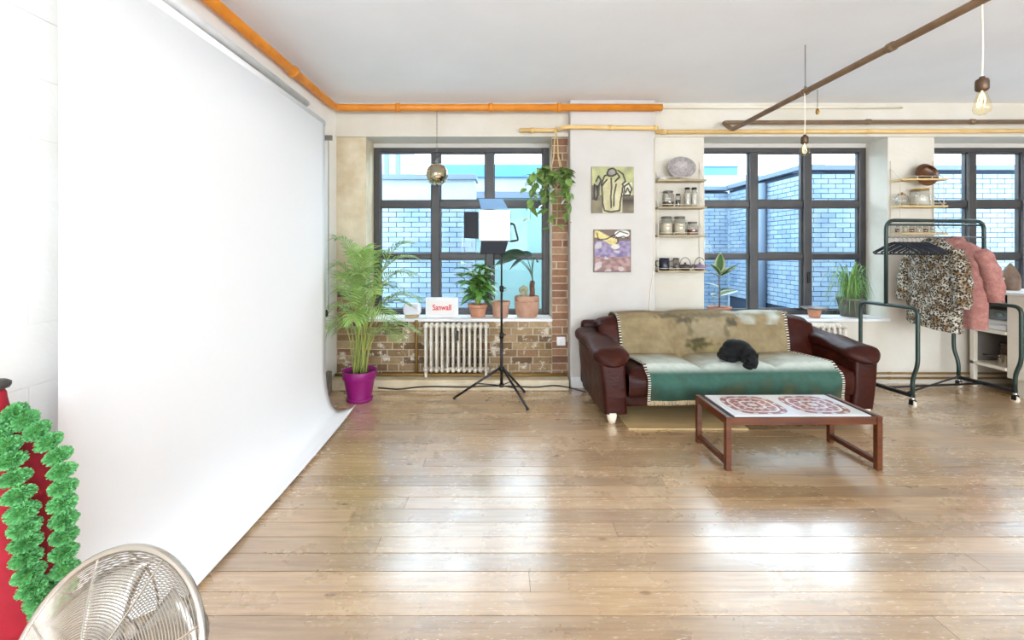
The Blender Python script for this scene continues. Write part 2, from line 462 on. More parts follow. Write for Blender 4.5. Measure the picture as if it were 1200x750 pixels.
for n, (a, b_) in enumerate(((-1.394, .529), (2.10, 4.0), (4.48, 6.4))):
    window(n+1, a, b_)
    struct(MB().box(a-.0, b_+.0, YB-.035, WY+.09, SILL-.03, SILL).build('trim_%d' % (n+1), M['sill'], bevel=.005))
    # head and soffit of the opening between frame and beam
    struct(MB().box(a, b_, WY, WY+.1, LINT-.045, LINT).build('trim_%d' % (n+4), M['plaster_white']))

# ================================================================ THE YARD OUTSIDE
struct(MB().box(-9, 16, 5.13, 22, -.3, -.1).build('ground_yard', M['yard']))
wbm = MB().box(0, .212, 0, .06, 0, .066).mesh('brick'); wbm.materials.append(M['white_brick'])
wbs = MB().box(0, .212, 0, .06, 0, .066).mesh('brick'); wbs.materials.append(M['white_brick'])
def court_wall(name, p0, p1, z1, face, built=True, zb=0.0):
    """straight wall from p0 to p1, brick faces on the side of 'face'"""
    p0, p1 = Vector(p0), Vector(p1); d = (p1-p0); L = d.length; d.normalize()
    nrm = Vector((-d.y, d.x, 0)) * face
    ang = math.atan2(d.y, d.x)
    b = MB()
    b.obox((p0+p1)/2 - nrm*.15 + Vector((0,0,(z1-.1)/2)), (L, .26, z1+.1), Euler((0,0,ang)))
    w = struct(b.build(name, M['dark_joint']))
    cells = []
    nr = int((z1-zb)/.075)
    for r in range(nr):
        x = 0 if r % 2 else -.112
        while x < L:
            a, c = max(x, 0), min(x+.214, L)
            if c-a > .02: cells.append((a, c, zb + r*.075))
            x += .225
    if not built:
        m = MB()
        for a, c, z in cells:
            m.obox(p0 + d*((a+c)/2) - nrm*.01 + Vector((0,0,z+.033)), (c-a, .04, .066), Euler((0,0,ang)))
        o = m.build('brick_field', M['white_brick'], w); o['kind'] = 'stuff'
    else:
        for a, c, z in cells:
            o = inst('brick', wbm, None, w, p0 + d*a + nrm*(.012 if face < 0 else -.048) + Vector((0,0,z)) - (nrm*0), (0,0,ang), ((c-a)/.212, 1, 1))
            if face < 0: o.location = p0 + d*a + nrm*.012 + Vector((0,0,z))
            else: o.location = p0 + d*a - nrm*.048 + Vector((0,0,z))
    return w, d, nrm, L
def coping(name, a, b, y0, y1, z0, z1, m='coping'):
    return struct(MB().box(a, b, y0, y1, z0, z1).build(name, M[m], bevel=.006))
# white glazed brick wall facing window 1
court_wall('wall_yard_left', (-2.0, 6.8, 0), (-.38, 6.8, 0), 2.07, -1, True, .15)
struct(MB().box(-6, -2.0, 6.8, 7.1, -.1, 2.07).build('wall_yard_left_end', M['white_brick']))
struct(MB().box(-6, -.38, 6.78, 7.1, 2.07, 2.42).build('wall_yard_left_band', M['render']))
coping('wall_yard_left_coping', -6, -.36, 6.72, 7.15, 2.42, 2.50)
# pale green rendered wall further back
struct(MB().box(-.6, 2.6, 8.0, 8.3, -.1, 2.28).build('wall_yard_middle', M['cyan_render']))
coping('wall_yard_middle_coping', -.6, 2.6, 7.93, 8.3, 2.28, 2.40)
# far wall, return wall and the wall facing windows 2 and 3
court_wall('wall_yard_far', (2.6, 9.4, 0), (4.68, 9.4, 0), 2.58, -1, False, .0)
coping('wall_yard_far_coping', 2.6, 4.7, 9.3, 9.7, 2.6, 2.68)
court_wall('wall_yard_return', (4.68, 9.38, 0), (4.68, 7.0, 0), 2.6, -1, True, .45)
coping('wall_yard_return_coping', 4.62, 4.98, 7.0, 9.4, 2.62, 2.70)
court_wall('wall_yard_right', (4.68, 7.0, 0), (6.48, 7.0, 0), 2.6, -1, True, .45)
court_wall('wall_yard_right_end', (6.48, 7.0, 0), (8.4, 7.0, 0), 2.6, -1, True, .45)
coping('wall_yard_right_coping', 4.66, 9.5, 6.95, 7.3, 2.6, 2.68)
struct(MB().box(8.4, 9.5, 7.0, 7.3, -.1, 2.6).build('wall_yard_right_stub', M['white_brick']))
# a downpipe in the corner of the return wall
tag(MB().tube([(4.58, 8.05, -.1), (4.58, 8.05, 2.55)], .085, 10).build('drain_pipe', M['coping'], smooth=True), 'grey drain pipe on the white brick wall outside', 'drain pipe')
# pale buildings and roofs beyond
def far_block(name, label, x0, x1, y0, y1, z1, m, roof=None):
    t = thing(name, label, 'building', ((x0+x1)/2, y0, 0))
    MB().box(x0, x1, y0, y1, -.1, z1).build('wall', M[m], t, off=True)
    if roof: MB().box(x0-.1, x1+.1, y0-.1, y1, z1, z1+roof[0]).build('roof', M[roof[1]], t, off=True)
    return t
far_block('white_building', 'white rendered building with roof tinted sky-reflection blue beyond the green yard wall', -1.3, 4.4, 10.5, 13, 3.05, 'render', (.28, 'sky_tint'))
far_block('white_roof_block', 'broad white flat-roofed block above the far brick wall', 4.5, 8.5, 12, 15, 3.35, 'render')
far_block('blue_roof_house', 'rooftop house tinted sky-reflection blue behind the white block', 5.6, 8.3, 16, 18, 4.3, 'sky_tint', (.12, 'render'))
tw = far_block('tower_block', 'pale distant tower with vertical blue window strips', -5.2, -3.6, 17, 19, 6.0, 'render')
for k in range(3):
    MB().box(-4.75 + k*.42, -4.6 + k*.42, 16.95, 17.02, .5, 5.9).build('window_strip', M['coping'], tw, off=True)

# ================================================================ PIPES AND CEILING THINGS
def pipe(name, label, pts, r, m, rad=.06, clips=(), n=12):
    t = thing(name, label, 'pipe', pts[0])
    MB().tube(rpath(pts, rad), r, n).build('pipe_run', M[m], t, smooth=True, off=True)
    for p, d in clips:
        p = Vector(p); d = Vector(d).normalized()
        MB().tube([p - d*.02, p + d*.02], r*1.28, n).build('pipe_clip', M[m], t, smooth=True, off=True)
    return t
oz = 2.795
pipe('orange_pipe', 'thick orange pipe below the ceiling, turning the corner above the backdrop',
     [(XL+.055, -2.5, oz), (XL+.055, 4.63, oz), (1.66, 4.63, oz)] if False else [(XL+.055, -2.5, oz), (XL+.055, 4.535, oz), (1.60, 4.535, oz)], .036, 'orange', .09,
     [((XL+.055, 3.62, oz), (0,1,0)), ((-.1, 4.535, oz), (1,0,0)), ((-1.02, 4.535, oz), (1,0,0)), ((.58, 4.535, oz), (1,0,0))])
yz = 2.605
pipe('ochre_pipe', 'ochre pipe jogging around the pier above the pictures',
     [(.19, 4.655, yz-.005), (.56, 4.655, yz-.005), (.64, 4.545, yz), (1.52, 4.545, yz-.012), (1.56, 4.545, yz-.012)], .022, 'yellow', .05,
     [((.32, 4.655, yz-.005), (1,0,0)), ((1.09, 4.545, yz-.006), (1,0,0)), ((1.54, 4.545, yz-.012), (1,0,0))])
pipe('pale_pink_pipe', 'pale ochre pipe along the wall above the second window',
     [(1.57, 4.655, 2.585), (7.1, 4.655, 2.60)], .022, 'yellow', .05, [((1.66, 4.655, 2.585), (1,0,0)), ((3.75, 4.655, 2.59), (1,0,0))])
bz = 2.545
pipe('brown_pipe', 'brown steel pipe crossing below the ceiling, bulbs hanging from it',
     [(2.24, -3.5, bz), (2.24, 4.42, bz), (2.24, 4.60, 2.665), (7.1, 4.60, 2.68)], .021, 'bronze', .04,
     [((2.24, 2.62, bz), (0,1,0)), ((2.24, 3.36, bz), (0,1,0)), ((4.75, 4.60, 2.673), (1,0,0)), ((3.7, 4.60, 2.672), (1,0,0))])
t_ = thing('pipe_hanger', 'thin rod hanging the brown pipe from the ceiling', 'pipe hanger', (2.24, 3.36, 2.57))
MB().tube([(2.24, 3.36, 2.57), (2.24, 3.36, 2.889)], .004, 6).build('rod', M['grey_metal'], t_, off=True)
MB().lathe([(0, 2.57), (.008, 2.572), (.008, 2.586), (0, 2.588)], 8, (2.24, 3.36, 0)).build('nut', M['grey_metal'], t_, off=True)
tag(MB().tube([(1.60, 4.66, 2.835), (4.1, 4.66, 2.835)], .011, 8).build('cable_conduit', M['cream_pipe'], smooth=True), 'thin cream conduit under the ceiling over the second window', 'conduit')
# skirting pipes
for k, (z_, nm) in enumerate(((.117, 'upper brown heating pipe along the skirting below the third window'), (.068, 'lower brown heating pipe along the skirting below the third window'))):
    pipe('heating_pipe', nm, [(1.6, 4.675, z_), (7.1, 4.675, z_)], .011, 'olive', .05, [((3.98, 4.675, z_), (1,0,0)), ((5.2, 4.675, z_), (1,0,0))], 8)
tag(MB().tube([(XL+.03, 4.60, .122), (-.9, 4.60, .124), (.2, 4.6, .122), (.66, 4.6, .122)], .016, 8).build('ledge_pipe', M['olive'], smooth=True), 'dark pipe lying on the ledge under the radiator', 'pipe')
cab = [(-1.20, 4.455, .035), (-1.0, 4.45, .02), (-.8, 4.455, .045), (-.65, 4.45, .05), (-.4, 4.455, .042), (-.1, 4.45, .055), (.15, 4.45, .05), (.34, 4.452, .04), (.52, 4.453, .06), (.66, 4.42, .05), (.80, 4.40, .012), (.93, 4.38, .008)]
tag(MB().tube(rpath(cab, .06), .007, 6).build('floor_cable', M['black'], smooth=True), 'black cable running along the foot of the brick wall', 'cable')
tag(MB().tube(rpath([(1.54, 4.575, 2.5), (1.535, 4.575, 1.2), (1.49, 4.573, .9), (1.47, 4.573, .12)], .1), .005, 6).build('wall_cable', M['cream_pipe'], smooth=True), 'thin cream cable down the edge of the pier', 'cable')
# vertical pipe beside the radiator
pipe('riser_pipe', 'rusty vertical pipe beside the radiator', [(-.865, 4.675, .11), (-.865, 4.675, .66)], .017, 'olive', .02)

# hanging bulbs
def bulb(label, x, y, ztop, zs, big):
    t = thing('pendant_bulb', label, 'light bulb', (x, y, zs))
    MB().tube([(0,0,ztop-zs), (.004,0,(ztop-zs)*.5), (0,0,.05)], .0032, 6).build('cord', M['cream_pipe'], t)
    MB().lathe([(0,.062), (.010,.058), (.012,.05), (.022,.046), (.025,.035), (.025,.0), (.020,-.008), (0,-.008)], 20).build('lamp_holder', M['bronze_dark'], t, smooth=True, bevel=.002)
    if big: pr = [(.013,-.008), (.018,-.02), (.030,-.07), (.033,-.092), (.028,-.108), (.014,-.118), (0,-.12)]
    else: pr = [(.013,-.008), (.017,-.02), (.030,-.045), (.034,-.062), (.030,-.082), (.016,-.094), (0,-.096)]
    MB().lathe(pr, 24).build('glass_bulb', M['amber_glass'], t, smooth=True)
    f = MB()
    for k in range(5):
        a = k*1.256
        f.tube([(math.cos(a)*.006, math.sin(a)*.006, -.02), (math.cos(a)*.014, math.sin(a)*.014, -.05), (math.cos(a)*.008, math.sin(a)*.008, -.078)], .0012, 4)
    f.tube([(0,0,-.005), (0,0,-.05)], .003, 6)
    f.build('filament', M['filament'], t)
M['bronze_dark'] = mat('aged_bronze', rgb(92,70,54), .4, .6)
M['amber_glass'] = glass_mat('amber_glass', (1.0,.95,.80,1), 2.5, .02)
M['filament'] = emit_mat('filament', (1,.75,.35,1), 3.0)
bulb('large vintage bulb hanging on a cord from the brown pipe', 2.245, 2.13, bz-.02, 2.165-.035, True)
bulb('small round bulb hanging on a cord in front of the second window', 2.222, 3.34, bz-.02, 2.165, False)
sb = thing('ceiling_hook', 'small brass drop hanging under the ceiling near the second window', 'hook', tuple(at(958, 131, 4.3)))
MB().lathe([(0,-.03), (.012,-.02), (.018,0), (.012,.022), (.006,.03), (0,.032)], 14).build('drop', M['brass'], sb, smooth=True)
MB().tube([(0,0,.03), (0,0,2.889 - at(958,131,4.3).z)], .003, 6).build('wire', M['grey_metal'], sb)

# mirror ball: facets on a sphere, hung from the orange pipe
mbc = at(512, 204.5, 4.535)
mb = thing('mirror_ball', 'mirrored disco ball hanging in front of the first window', 'disco ball', tuple(mbc))
b = MB(); r0 = .111; nv = 22
for i in range(nv):
    a0, a1 = -PI/2 + PI*i/nv, -PI/2 + PI*(i+1)/nv
    am = (a0+a1)/2; nu = max(4, int(2*PI*math.cos(am)/(PI/nv)))
    for j in range(nu):
        b0, b1 = 2*PI*(j+.05)/nu, 2*PI*(j+.95)/nu
        e0, e1 = a0 + (a1-a0)*.05, a1 - (a1-a0)*.05
        b.add([Vector((math.cos(u)*math.cos(w), math.sin(u)*math.cos(w), math.sin(w)))*r0 for u, w in ((b0,e0),(b1,e0),(b1,e1),(b0,e1))], [(0,1,2,3)])
fo = b.build('mirror_facet_skin', mat('mirror', rgb(200,190,165), .06, 1.0), mb); fo['kind'] = 'stuff'
MB().ell((0,0,0), (r0*.985,)*3, None, 24, 16).build('ball_core', mat('mirror_core', rgb(90,84,72), .4, .6), mb, smooth=True)
MB().tube([(0,0,r0*.97), (0,0,r0+.03)], .012, 10).build('cap', M['grey_metal'], mb)
ch = MB(); z = r0+.03; top = oz - .036 - mbc.z; k = 0
while z < top - .02:
    rot = lookrot((1,0,0)) if k % 2 else lookrot((0,1,0))
    pts = [Vector((0,0,z+.014)) + rot @ Vector((math.cos(a)*.006, math.sin(a)*.006, 0)) + Vector((0,0,math.copysign(.007, math.sin(a)+1e-9)))*0 for a in [2*PI*i/10 for i in range(10)]]
    pts = [Vector((p.x, p.y, z+.014 + (p.z-z-.014)*2.2)) for p in pts]
    ch.tube(pts, .0016, 5, True); z += .021; k += 1
ch.tube([(0,0,z-.01), (0,0,top)], .002, 5)
ch.build('chain', M['grey_metal'], mb)

# ================================================================ PAPER BACKDROP
bx, yf = -1.49, 3.87
bd = thing('paper_backdrop', 'wide white seamless paper backdrop hanging from a roller down to the floor', 'backdrop', (-1.40, 2.7, 0))
prof = [(bx, 2.44), (bx, 2.0), (bx, 1.5), (bx, 1.0), (bx, .62)] + [tuple(p) for p in [Vector((a.x, a.y)) for a in bez((bx, .44, 0), (bx+.005, .012, 0), (-1.345, .006, 0), 12)]] + [(-1.30, .006), (-1.26, .008), (-1.225, .012)]
seg = [0]
for a, c in zip(prof, prof[1:]): seg.append(seg[-1] + math.dist(a, c))
NP = len(prof)-1; NY = 30
def paper(u, v):
    i = round(v*NP); X, Z = prof[i]
    low = max(0.0, min(1.0, (0.42 - Z)/.42)) if i >= 4 else 0.0
    yn = 1.536 + (.10*low if i < 15 else .10 + .16*min(1, (i-14)/6.0))
    Y = yn + (yf - yn)*(1-u)
    if i >= 16:
        k = (i-15)/(NP-15.0)
        Z += k*k*(.050*math.exp(-(yf-Y)/.35) + .012)
    return Vector((X + .004*math.sin(Y*3.1 + Z*2), Y, Z))
MB().grid(paper, NY, NP).build('paper_sheet', M['paper'], bd, smooth=True, off=True, solid=.0015)
MB().tube([(bx-.045, 1.45, 2.455), (bx-.045, yf+.02, 2.455)], .045, 20).build('paper_roll', M['paper'], bd, smooth=True, off=True)
MB().tube([(bx-.045, 1.40, 2.455), (bx-.045, yf+.06, 2.455)], .022, 12).build('roller_core', M['grey_metal'], bd, smooth=True, off=True)
MB().tube([(XL+.085, 1.2, 2.60), (XL+.085, 3.8, 2.60)], .026, 10).build('rail', M['sill'], bd, smooth=True, off=True)
br = MB(); br.box(XL+.0, bx+.045, yf+.025, yf+.05, 2.32, 2.36); br.box(XL+.0, XL+.02, yf+.02, yf+.055, 2.30, 2.52)
br.tube([(XL+.01, yf+.04, 2.50), (bx-.045, yf+.04, 2.455)], .008, 6); br.tube([(bx-.045, yf+.04, 2.455), (bx-.03, yf+.04, 2.36)], .008, 6)
br.build('bracket', M['grey_metal'], bd, off=True)
cm = MB()
for dx in (-.012, .030):
    cm.tube([(bx+dx-.03, yf+.075, 2.36), (bx+dx-.03, yf+.075, .86)], .0035, 6)
cm.build('chain', M['chain'], bd, off=True)
MB().lathe([(0,-.03), (.016,-.025), (.02,0), (.014,.03), (0,.035)], 12, (bx-.022, yf+.075, .83)).build('chain_weight', M['black'], bd, smooth=True, off=True)

# ================================================================ RED DRESS FORM, POMPOM GARLAND, FAN
dfx, dfy = -1.452, 1.30
df = thing('dress_form', 'red fabric dress form with dark neck cap beside the white backdrop', 'dress form', (dfx, dfy, 0))
rf = mat('red_fabric', rgb(172,24,44), .8, c2=rgb(160,18,38), scale=20, bump=.2, bscale=400)
prof = [(.001,.30),(.165,.30),(.178,.34),(.180,.42),(.172,.48),(.163,.53),(.153,.60),(.160,.64),(.169,.674),(.166,.737),(.153,.793),(.107,.846),(.062,.893),(.040,.925),(.033,.96),(.034,.985),(.001,.986)]
bod = MB()
def body(u, v):
    k = v*(len(prof)-1); i = min(int(k), len(prof)-2); f = k-i
    r = prof[i][0]*(1-f) + prof[i+1][0]*f; z = prof[i][1]*(1-f) + prof[i+1][1]*f
    a = 2*PI*u; bust = .02*math.exp(-((z-.70)/.06)**2)*max(0, -math.sin(a))
    return Vector((r*math.cos(a), r*math.sin(a)*(.68 if z < .9 else .9) - bust, z))
bod.grid(body, 40, len(prof)-1, True)
bod.build('torso', rf, df, smooth=True, sub=1)
MB().lathe([(0,.984), (.038,.985), (.041,.992), (.041,1.0), (.032,1.006), (0,1.008)], 24).build('neck_cap', mat('dark_cap', rgb(66,60,56), .5), df, smooth=True)
sm = MB()
for sgn in (.62, -.62, 1.9, -1.9):
    pts = []
    for i in range(18, 0, -1):
        v = .17 + .70*i/18
        p = body((-.25 + sgn*.16) % 1.0, v); pts.append(p*1.0 + Vector((p.x, p.y, 0)).normalized()*.001)
    sm.tube(pts, .0022, 5)
sm.build('seam', mat('seam_thread', rgb(120,12,30), .8), df)
MB().tube([(0,0,.03), (0,0,.31)], .018, 12).build('pole', M['black'], df, smooth=True)
MB().lathe([(0,0), (.15,0), (.15,.012), (.05,.028), (.02,.04), (0,.04)], 28).build('base', M['black'], df, smooth=True)
# garland
gl = thing('pompom_garland', 'bright green pompom garland draped round the red dress form', 'garland', (dfx, dfy, .4))
def pom_mesh(seed):
    r_ = random.Random(seed); m = MB()
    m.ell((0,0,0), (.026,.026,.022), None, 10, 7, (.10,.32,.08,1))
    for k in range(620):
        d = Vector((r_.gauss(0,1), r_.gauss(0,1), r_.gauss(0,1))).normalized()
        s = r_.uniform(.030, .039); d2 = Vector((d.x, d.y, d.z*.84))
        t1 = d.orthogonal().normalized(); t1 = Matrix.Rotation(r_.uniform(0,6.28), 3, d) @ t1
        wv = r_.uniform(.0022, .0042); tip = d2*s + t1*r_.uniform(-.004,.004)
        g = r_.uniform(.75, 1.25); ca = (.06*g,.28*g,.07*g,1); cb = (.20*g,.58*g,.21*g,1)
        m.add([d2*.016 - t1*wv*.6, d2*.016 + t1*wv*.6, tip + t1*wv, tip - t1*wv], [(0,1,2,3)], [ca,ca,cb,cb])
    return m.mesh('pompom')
poms = [pom_mesh(s) for s in (1,2,3)]
pmat = attr_mat('pompom_yarn', .9)
for m_ in poms: m_.materials.append(pmat)
s1 = [(-16,500),(-4,511),(7,523),(12,540),(17,560),(22,580),(26,600),(29,618),(30,636),(31,654),(34,672),(39,688),(47,702),(53,714)]
s2 = [(17,484),(30,493),(43,505),(57,518),(68,534),(73,552),(74,571),(73,590),(75,609),(75,628),(75,647),(76,667),(74,686),(66,704)]
def body_y(x, z, front):
    """surface of the dress form at height z"""
    for (r0_, z0_), (r1_, z1_) in zip(prof, prof[1:]):
        if z0_ <= z <= z1_ and z1_ > z0_:
            r = r0_ + (r1_-r0_)*(z-z0_)/(z1_-z0_); break
    else: r = .05
    q = max(0, 1 - (x/r)**2) if r > 0 else 0
    return r*.68*math.sqrt(q)
thread = MB()
for si, st in enumerate((s1, s2)):
    P = []
    for k, (px, py) in enumerate(st):
        Y = 1.0; hit = None
        while Y < dfy:                       # walk along the ray until the dress form is met
            p = at(px, py, Y); dx = p.x - dfx
            bust = .02*math.exp(-((p.z-.70)/.06)**2)
            if abs(Y - dfy) < body_y(dx, p.z, True) + bust: hit = Y; break
            Y += .004
        Y = (hit - .034) if hit is not None else dfy - .03
        p = at(px, py, Y)
        P.append(p)
    for k, p in enumerate(P):
        tg = P[min(k+1, len(P)-1)] - P[max(k-1, 0)]
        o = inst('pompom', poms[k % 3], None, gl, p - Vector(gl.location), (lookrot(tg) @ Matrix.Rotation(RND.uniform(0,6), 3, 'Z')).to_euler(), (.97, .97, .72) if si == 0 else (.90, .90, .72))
    thread.tube(P, .002, 5)
thread.build('thread', mat('green_thread', rgb(40,110,40), .9), gl, off=True)

# pedestal fan, face tilted up and turned away from the backdrop
fc = Vector((-.742, .85, .59)); fn = Vector((-.15, -.90, .40)).normalized()
fan = thing('pedestal_fan', 'chrome pedestal fan with a domed wire cage beside the red dress form', 'fan', (fc.x+.02, fc.y+.16, 0))
fm = lookrot(fn)
def disc(r, d, n=72): return [fc + fm @ Vector((r*math.cos(2*PI*i/n), r*math.sin(2*PI*i/n), d)) for i in range(n)]
FR = .2
MB().tube(disc(FR, 0, 72), .0075, 8, True).build('rim', M['chrome'], fan, smooth=True, off=True)
def dome(hgt, pw_): return lambda r: hgt*(1 - (r/FR)**pw_)
for nm, dm, nr, sgn in (('front_grille', dome(.055, 2.4), 34, 1), ('rear_grille', dome(.115, 3.0), 30, -1)):
    g = MB()
    for k in range(nr):
        r = .045 + (FR-.05)*k/nr
        g.tube(disc(r, sgn*(dm(r)), 64), .0011, 4, True)
    for k in range(8):
        a = 2*PI*k/8 + .2
        g.tube([fc + fm @ Vector((r*math.cos(a + (r*1.5 if sgn > 0 else 0)), r*math.sin(a + (r*1.5 if sgn > 0 else 0)), sgn*dm(r))) for r in [.03 + (FR-.03)*i/10 for i in range(11)]], .0022, 5)
    g.build(nm, M['chrome'], fan, off=True)
MB().lathe([(0,.056), (.03,.056), (.045,.052), (.047,.046), (0,.044)], 28, fc, fm).build('badge', M['chrome'], fan, smooth=True, off=True)
hub_ = MB().lathe([(0,.005), (.03,.005), (.036,-.01), (.036,-.04), (0,-.045)], 24, fc, fm).build('hub', M['grey_metal'], fan, smooth=True, off=True)
for k in range(3):
    a0 = 2*PI*k/3 + .5
    def blade(u, v, a0=a0):
        r = .035 + .14*v; a = a0 + (u-.5)*(.9 + .55*v) - .25*v
        return fc + fm @ Vector((r*math.cos(a), r*math.sin(a), -.022 + (u-.5)*.055))
    MB().grid(blade, 8, 8).build('blade', M['chrome'], hub_, smooth=True, solid=.0015, off=Vector(fan.location))
MB().lathe([(.0,-.10), (.05,-.105), (.062,-.13), (.058,-.20), (.03,-.22), (0,-.222)], 24, fc, fm).build('motor', M['chrome'], fan, smooth=True, off=True)
mc = fc + fm @ Vector((0,0,-.16))
MB().tube([mc + Vector((0,0,-.04)), (mc.x, mc.y, .03)], .016, 14).build('pole', M['chrome'], fan, smooth=True, off=True)
MB().lathe([(0,0), (.17,0), (.17,.012), (.05,.026), (.025,.05), (0,.05)], 32, (mc.x, mc.y, 0)).build('base', M['chrome'], fan, smooth=True, off=True)

# ================================================================ SOFA
SA = math.radians(2.7); SO = Vector((.79, 3.60, 0))
def leather():
    t = NT('brown_leather'); p = t.pos((1,1,1), False)
    c = t.ramp(t.noise(p, 5, 5), [(.3, rgb(42,11,5)), (.6, rgb(60,19,9)), (.8, rgb(84,38,22))])
    v = t.n('ShaderNodeTexVoronoi'); v.inputs['Scale'].default_value = 160; t.l(p, v.inputs['Vector'])
    b1 = t.n('ShaderNodeBump'); b1.inputs['Strength'].default_value = .12; b1.inputs['Distance'].default_value = .002; t.l(v.outputs[0], b1.inputs['Height'])
    b2 = t.n('ShaderNodeBump'); b2.inputs['Strength'].default_value = .5; b2.inputs['Distance'].default_value = .02
    t.l(t.noise(t.pos((1,1,1.8), False), 7, 3, .5), b2.inputs['Height']); t.l(b1.outputs[0], b2.inputs['Normal']); t.l(b2.outputs[0], t.b.inputs['Normal'])
    return t.set(c, .42, 0, .22)
M['leather'] = leather()
sofa = thing('leather_sofa', 'brown leather three-seat sofa with plump rolled arms behind the tiled coffee table', 'sofa', SO, SA)
SX0, SX1 = .22, 2.08; CW = (SX1-SX0)/3
def pillow(u, k=.34):
    """0 at the edges of a cushion, 1 over its middle"""
    u = min(max(u, 0), 1); return (1 - abs(2*u-1)**3.2)**.5
def seat_z(x, y):
    u = ((x-SX0)/CW) % 1.0 if SX0 < x < SX1 else 0
    e = max(0, 1 - ((y - .26)/.32)**4)**.5 if abs(y-.26) < .32 else 0
    return .375 + .065*pillow(u)*(.55+.45*e) + .02*max(0, .3-abs(y-.12))
def seat_front(x, z):
    u = ((x-SX0)/CW) % 1.0
    return .005 - .035*pillow(u)*max(0, 1 - ((z-.33)/.16)**2)
def back_y(x, z):
    u = ((x-.10)/.70) % 1.0
    return .50 + (z-.40)*.36 - .055*pillow(u)*max(0, 1-((z-.60)/.26)**2) + (.30*max(0, z-.70))**1.2*2
BT = .79
for k in range(3):
    xa, xb = SX0 + k*CW + .004, SX0 + (k+1)*CW - .004
    def cush(u, v, xa=xa, xb=xb):
        x = xa + (xb-xa)*u
        path = [( .02,.20),(seat_front(x,.24),.24),(seat_front(x,.30),.30),(seat_front(x,.35),.35),(.008, .39),(.05, seat_z(x,.05)),(.12,seat_z(x,.12)),(.2,seat_z(x,.2)),(.3,seat_z(x,.3)),(.4,seat_z(x,.4)),(.5,seat_z(x,.5)),(.58,.37),(.6,.22)]
        i = min(int(v*(len(path)-1)), len(path)-2); f = v*(len(path)-1) - i
        y = path[i][0]*(1-f) + path[i+1][0]*f; z = path[i][1]*(1-f)+path[i+1][1]*f
        return Vector((x, y, z))
    c = MB().grid(cush, 18, 24)
    c.build('seat_cushion', M['leather'], sofa, smooth=True, sub=1)
    xa, xb = .10 + k*.70 + .003, .10 + (k+1)*.70 - .003
    def bcush(u, v, xa=xa, xb=xb, k=k):
        x = xa + (xb-xa)*u
        e = pillow(u); sl = .04*(abs(x-1.15)/1.05)**3
        zt = BT - .05 + .05*e - sl
        path = [(back_y(x,.38)+.04,.36)] + [(back_y(x,z), z) for z in (.40,.46,.52,.58,.64,.70)] + [(back_y(x,.70)+.02, zt-.035), (back_y(x,.70)+.07, zt-.005), (back_y(x,.7)+.13, zt), (.80, zt-.02), (.84, zt-.07), (.85, .5)]
        i = min(int(v*(len(path)-1)), len(path)-2); f = v*(len(path)-1) - i
        y = path[i][0]*(1-f) + path[i+1][0]*f; z = path[i][1]*(1-f)+path[i+1][1]*f
        return Vector((x + (.03*(e-1) if u > .5 else .03*(1-e)), y, z))
    MB().grid(bcush, 18, 24).build('back_cushion', M['leather'], sofa, smooth=True, sub=1)
def arm(side):
    x0 = 0.0 if side < 0 else 2.30; s = 1 if side < 0 else -1
    # arm panel: slab bulging outwards towards the top, rounded
    def panel(u, v):
        a = 2*PI*u; z = .075 + .44*v
        cxm, cym = .115, .43; hx = .098 + .012*v; hy = .415 + .01*math.sin(v*PI)
        ca, sa = math.cos(a), math.sin(a); ex = .22
        px = cxm + hx*math.copysign(abs(ca)**ex, ca) - .03*v*(1 if True else 0) + .015
        py = cym + hy*math.copysign(abs(sa)**ex, sa)
        return Vector((x0 + s*px, py, z))
    MB().grid(panel, 64, 8, True).build('arm_panel', M['leather'], sofa, smooth=True)
    # rolled pad on top: a fat flattened sausage that curls down over the front
    def pad(u, v):
        a = 2*PI*u; t = v
        y = -.035 + .86*t
        zc = .505 + .055*min(1, t*2.2)**.7 + .05*max(0, t-.55)
        r = min(1.0, (t/.10)**.5 if t < .10 else 1.0) * min(1.0, ((1-t)/.05)**.5 if t > .95 else 1.0)
        if t < .15: zc -= .035*(1-t/.15)**2
        hw = (.135 + .012*math.sin(t*9))*max(r, .02); hh = (.062 + .006*math.sin(t*14+1))*max(r, .02)
        ca, sa = math.cos(a), math.sin(a)
        return Vector((x0 + s*(.10 + hw*math.copysign(abs(ca)**.75, ca)), y, zc + hh*math.copysign(abs(sa)**.75, sa) - (.025*max(0, -ca) if False else 0)))
    MB().grid(pad, 28, 36, True).build('arm_pad', M['leather'], sofa, smooth=True)
arm(-1); arm(1)
MB().box(.2, 2.1, .05, .82, .12, .225).build('front_rail', M['leather'], sofa, bevel=.025, seg=4)
MB().box(.03, 2.27, .80, .90, .08, .70).build('back_panel', M['leather'], sofa, bevel=.04, seg=4)
for fx, fy in ((.10,.05), (2.20,.05), (.10,.80), (2.20,.80)):
    MB().lathe([(.0,0), (.026,0), (.036,.03), (.045,.085), (0,.085)], 14, (fx, fy, 0)).build('foot', M['cream_pipe'], sofa, smooth=True)

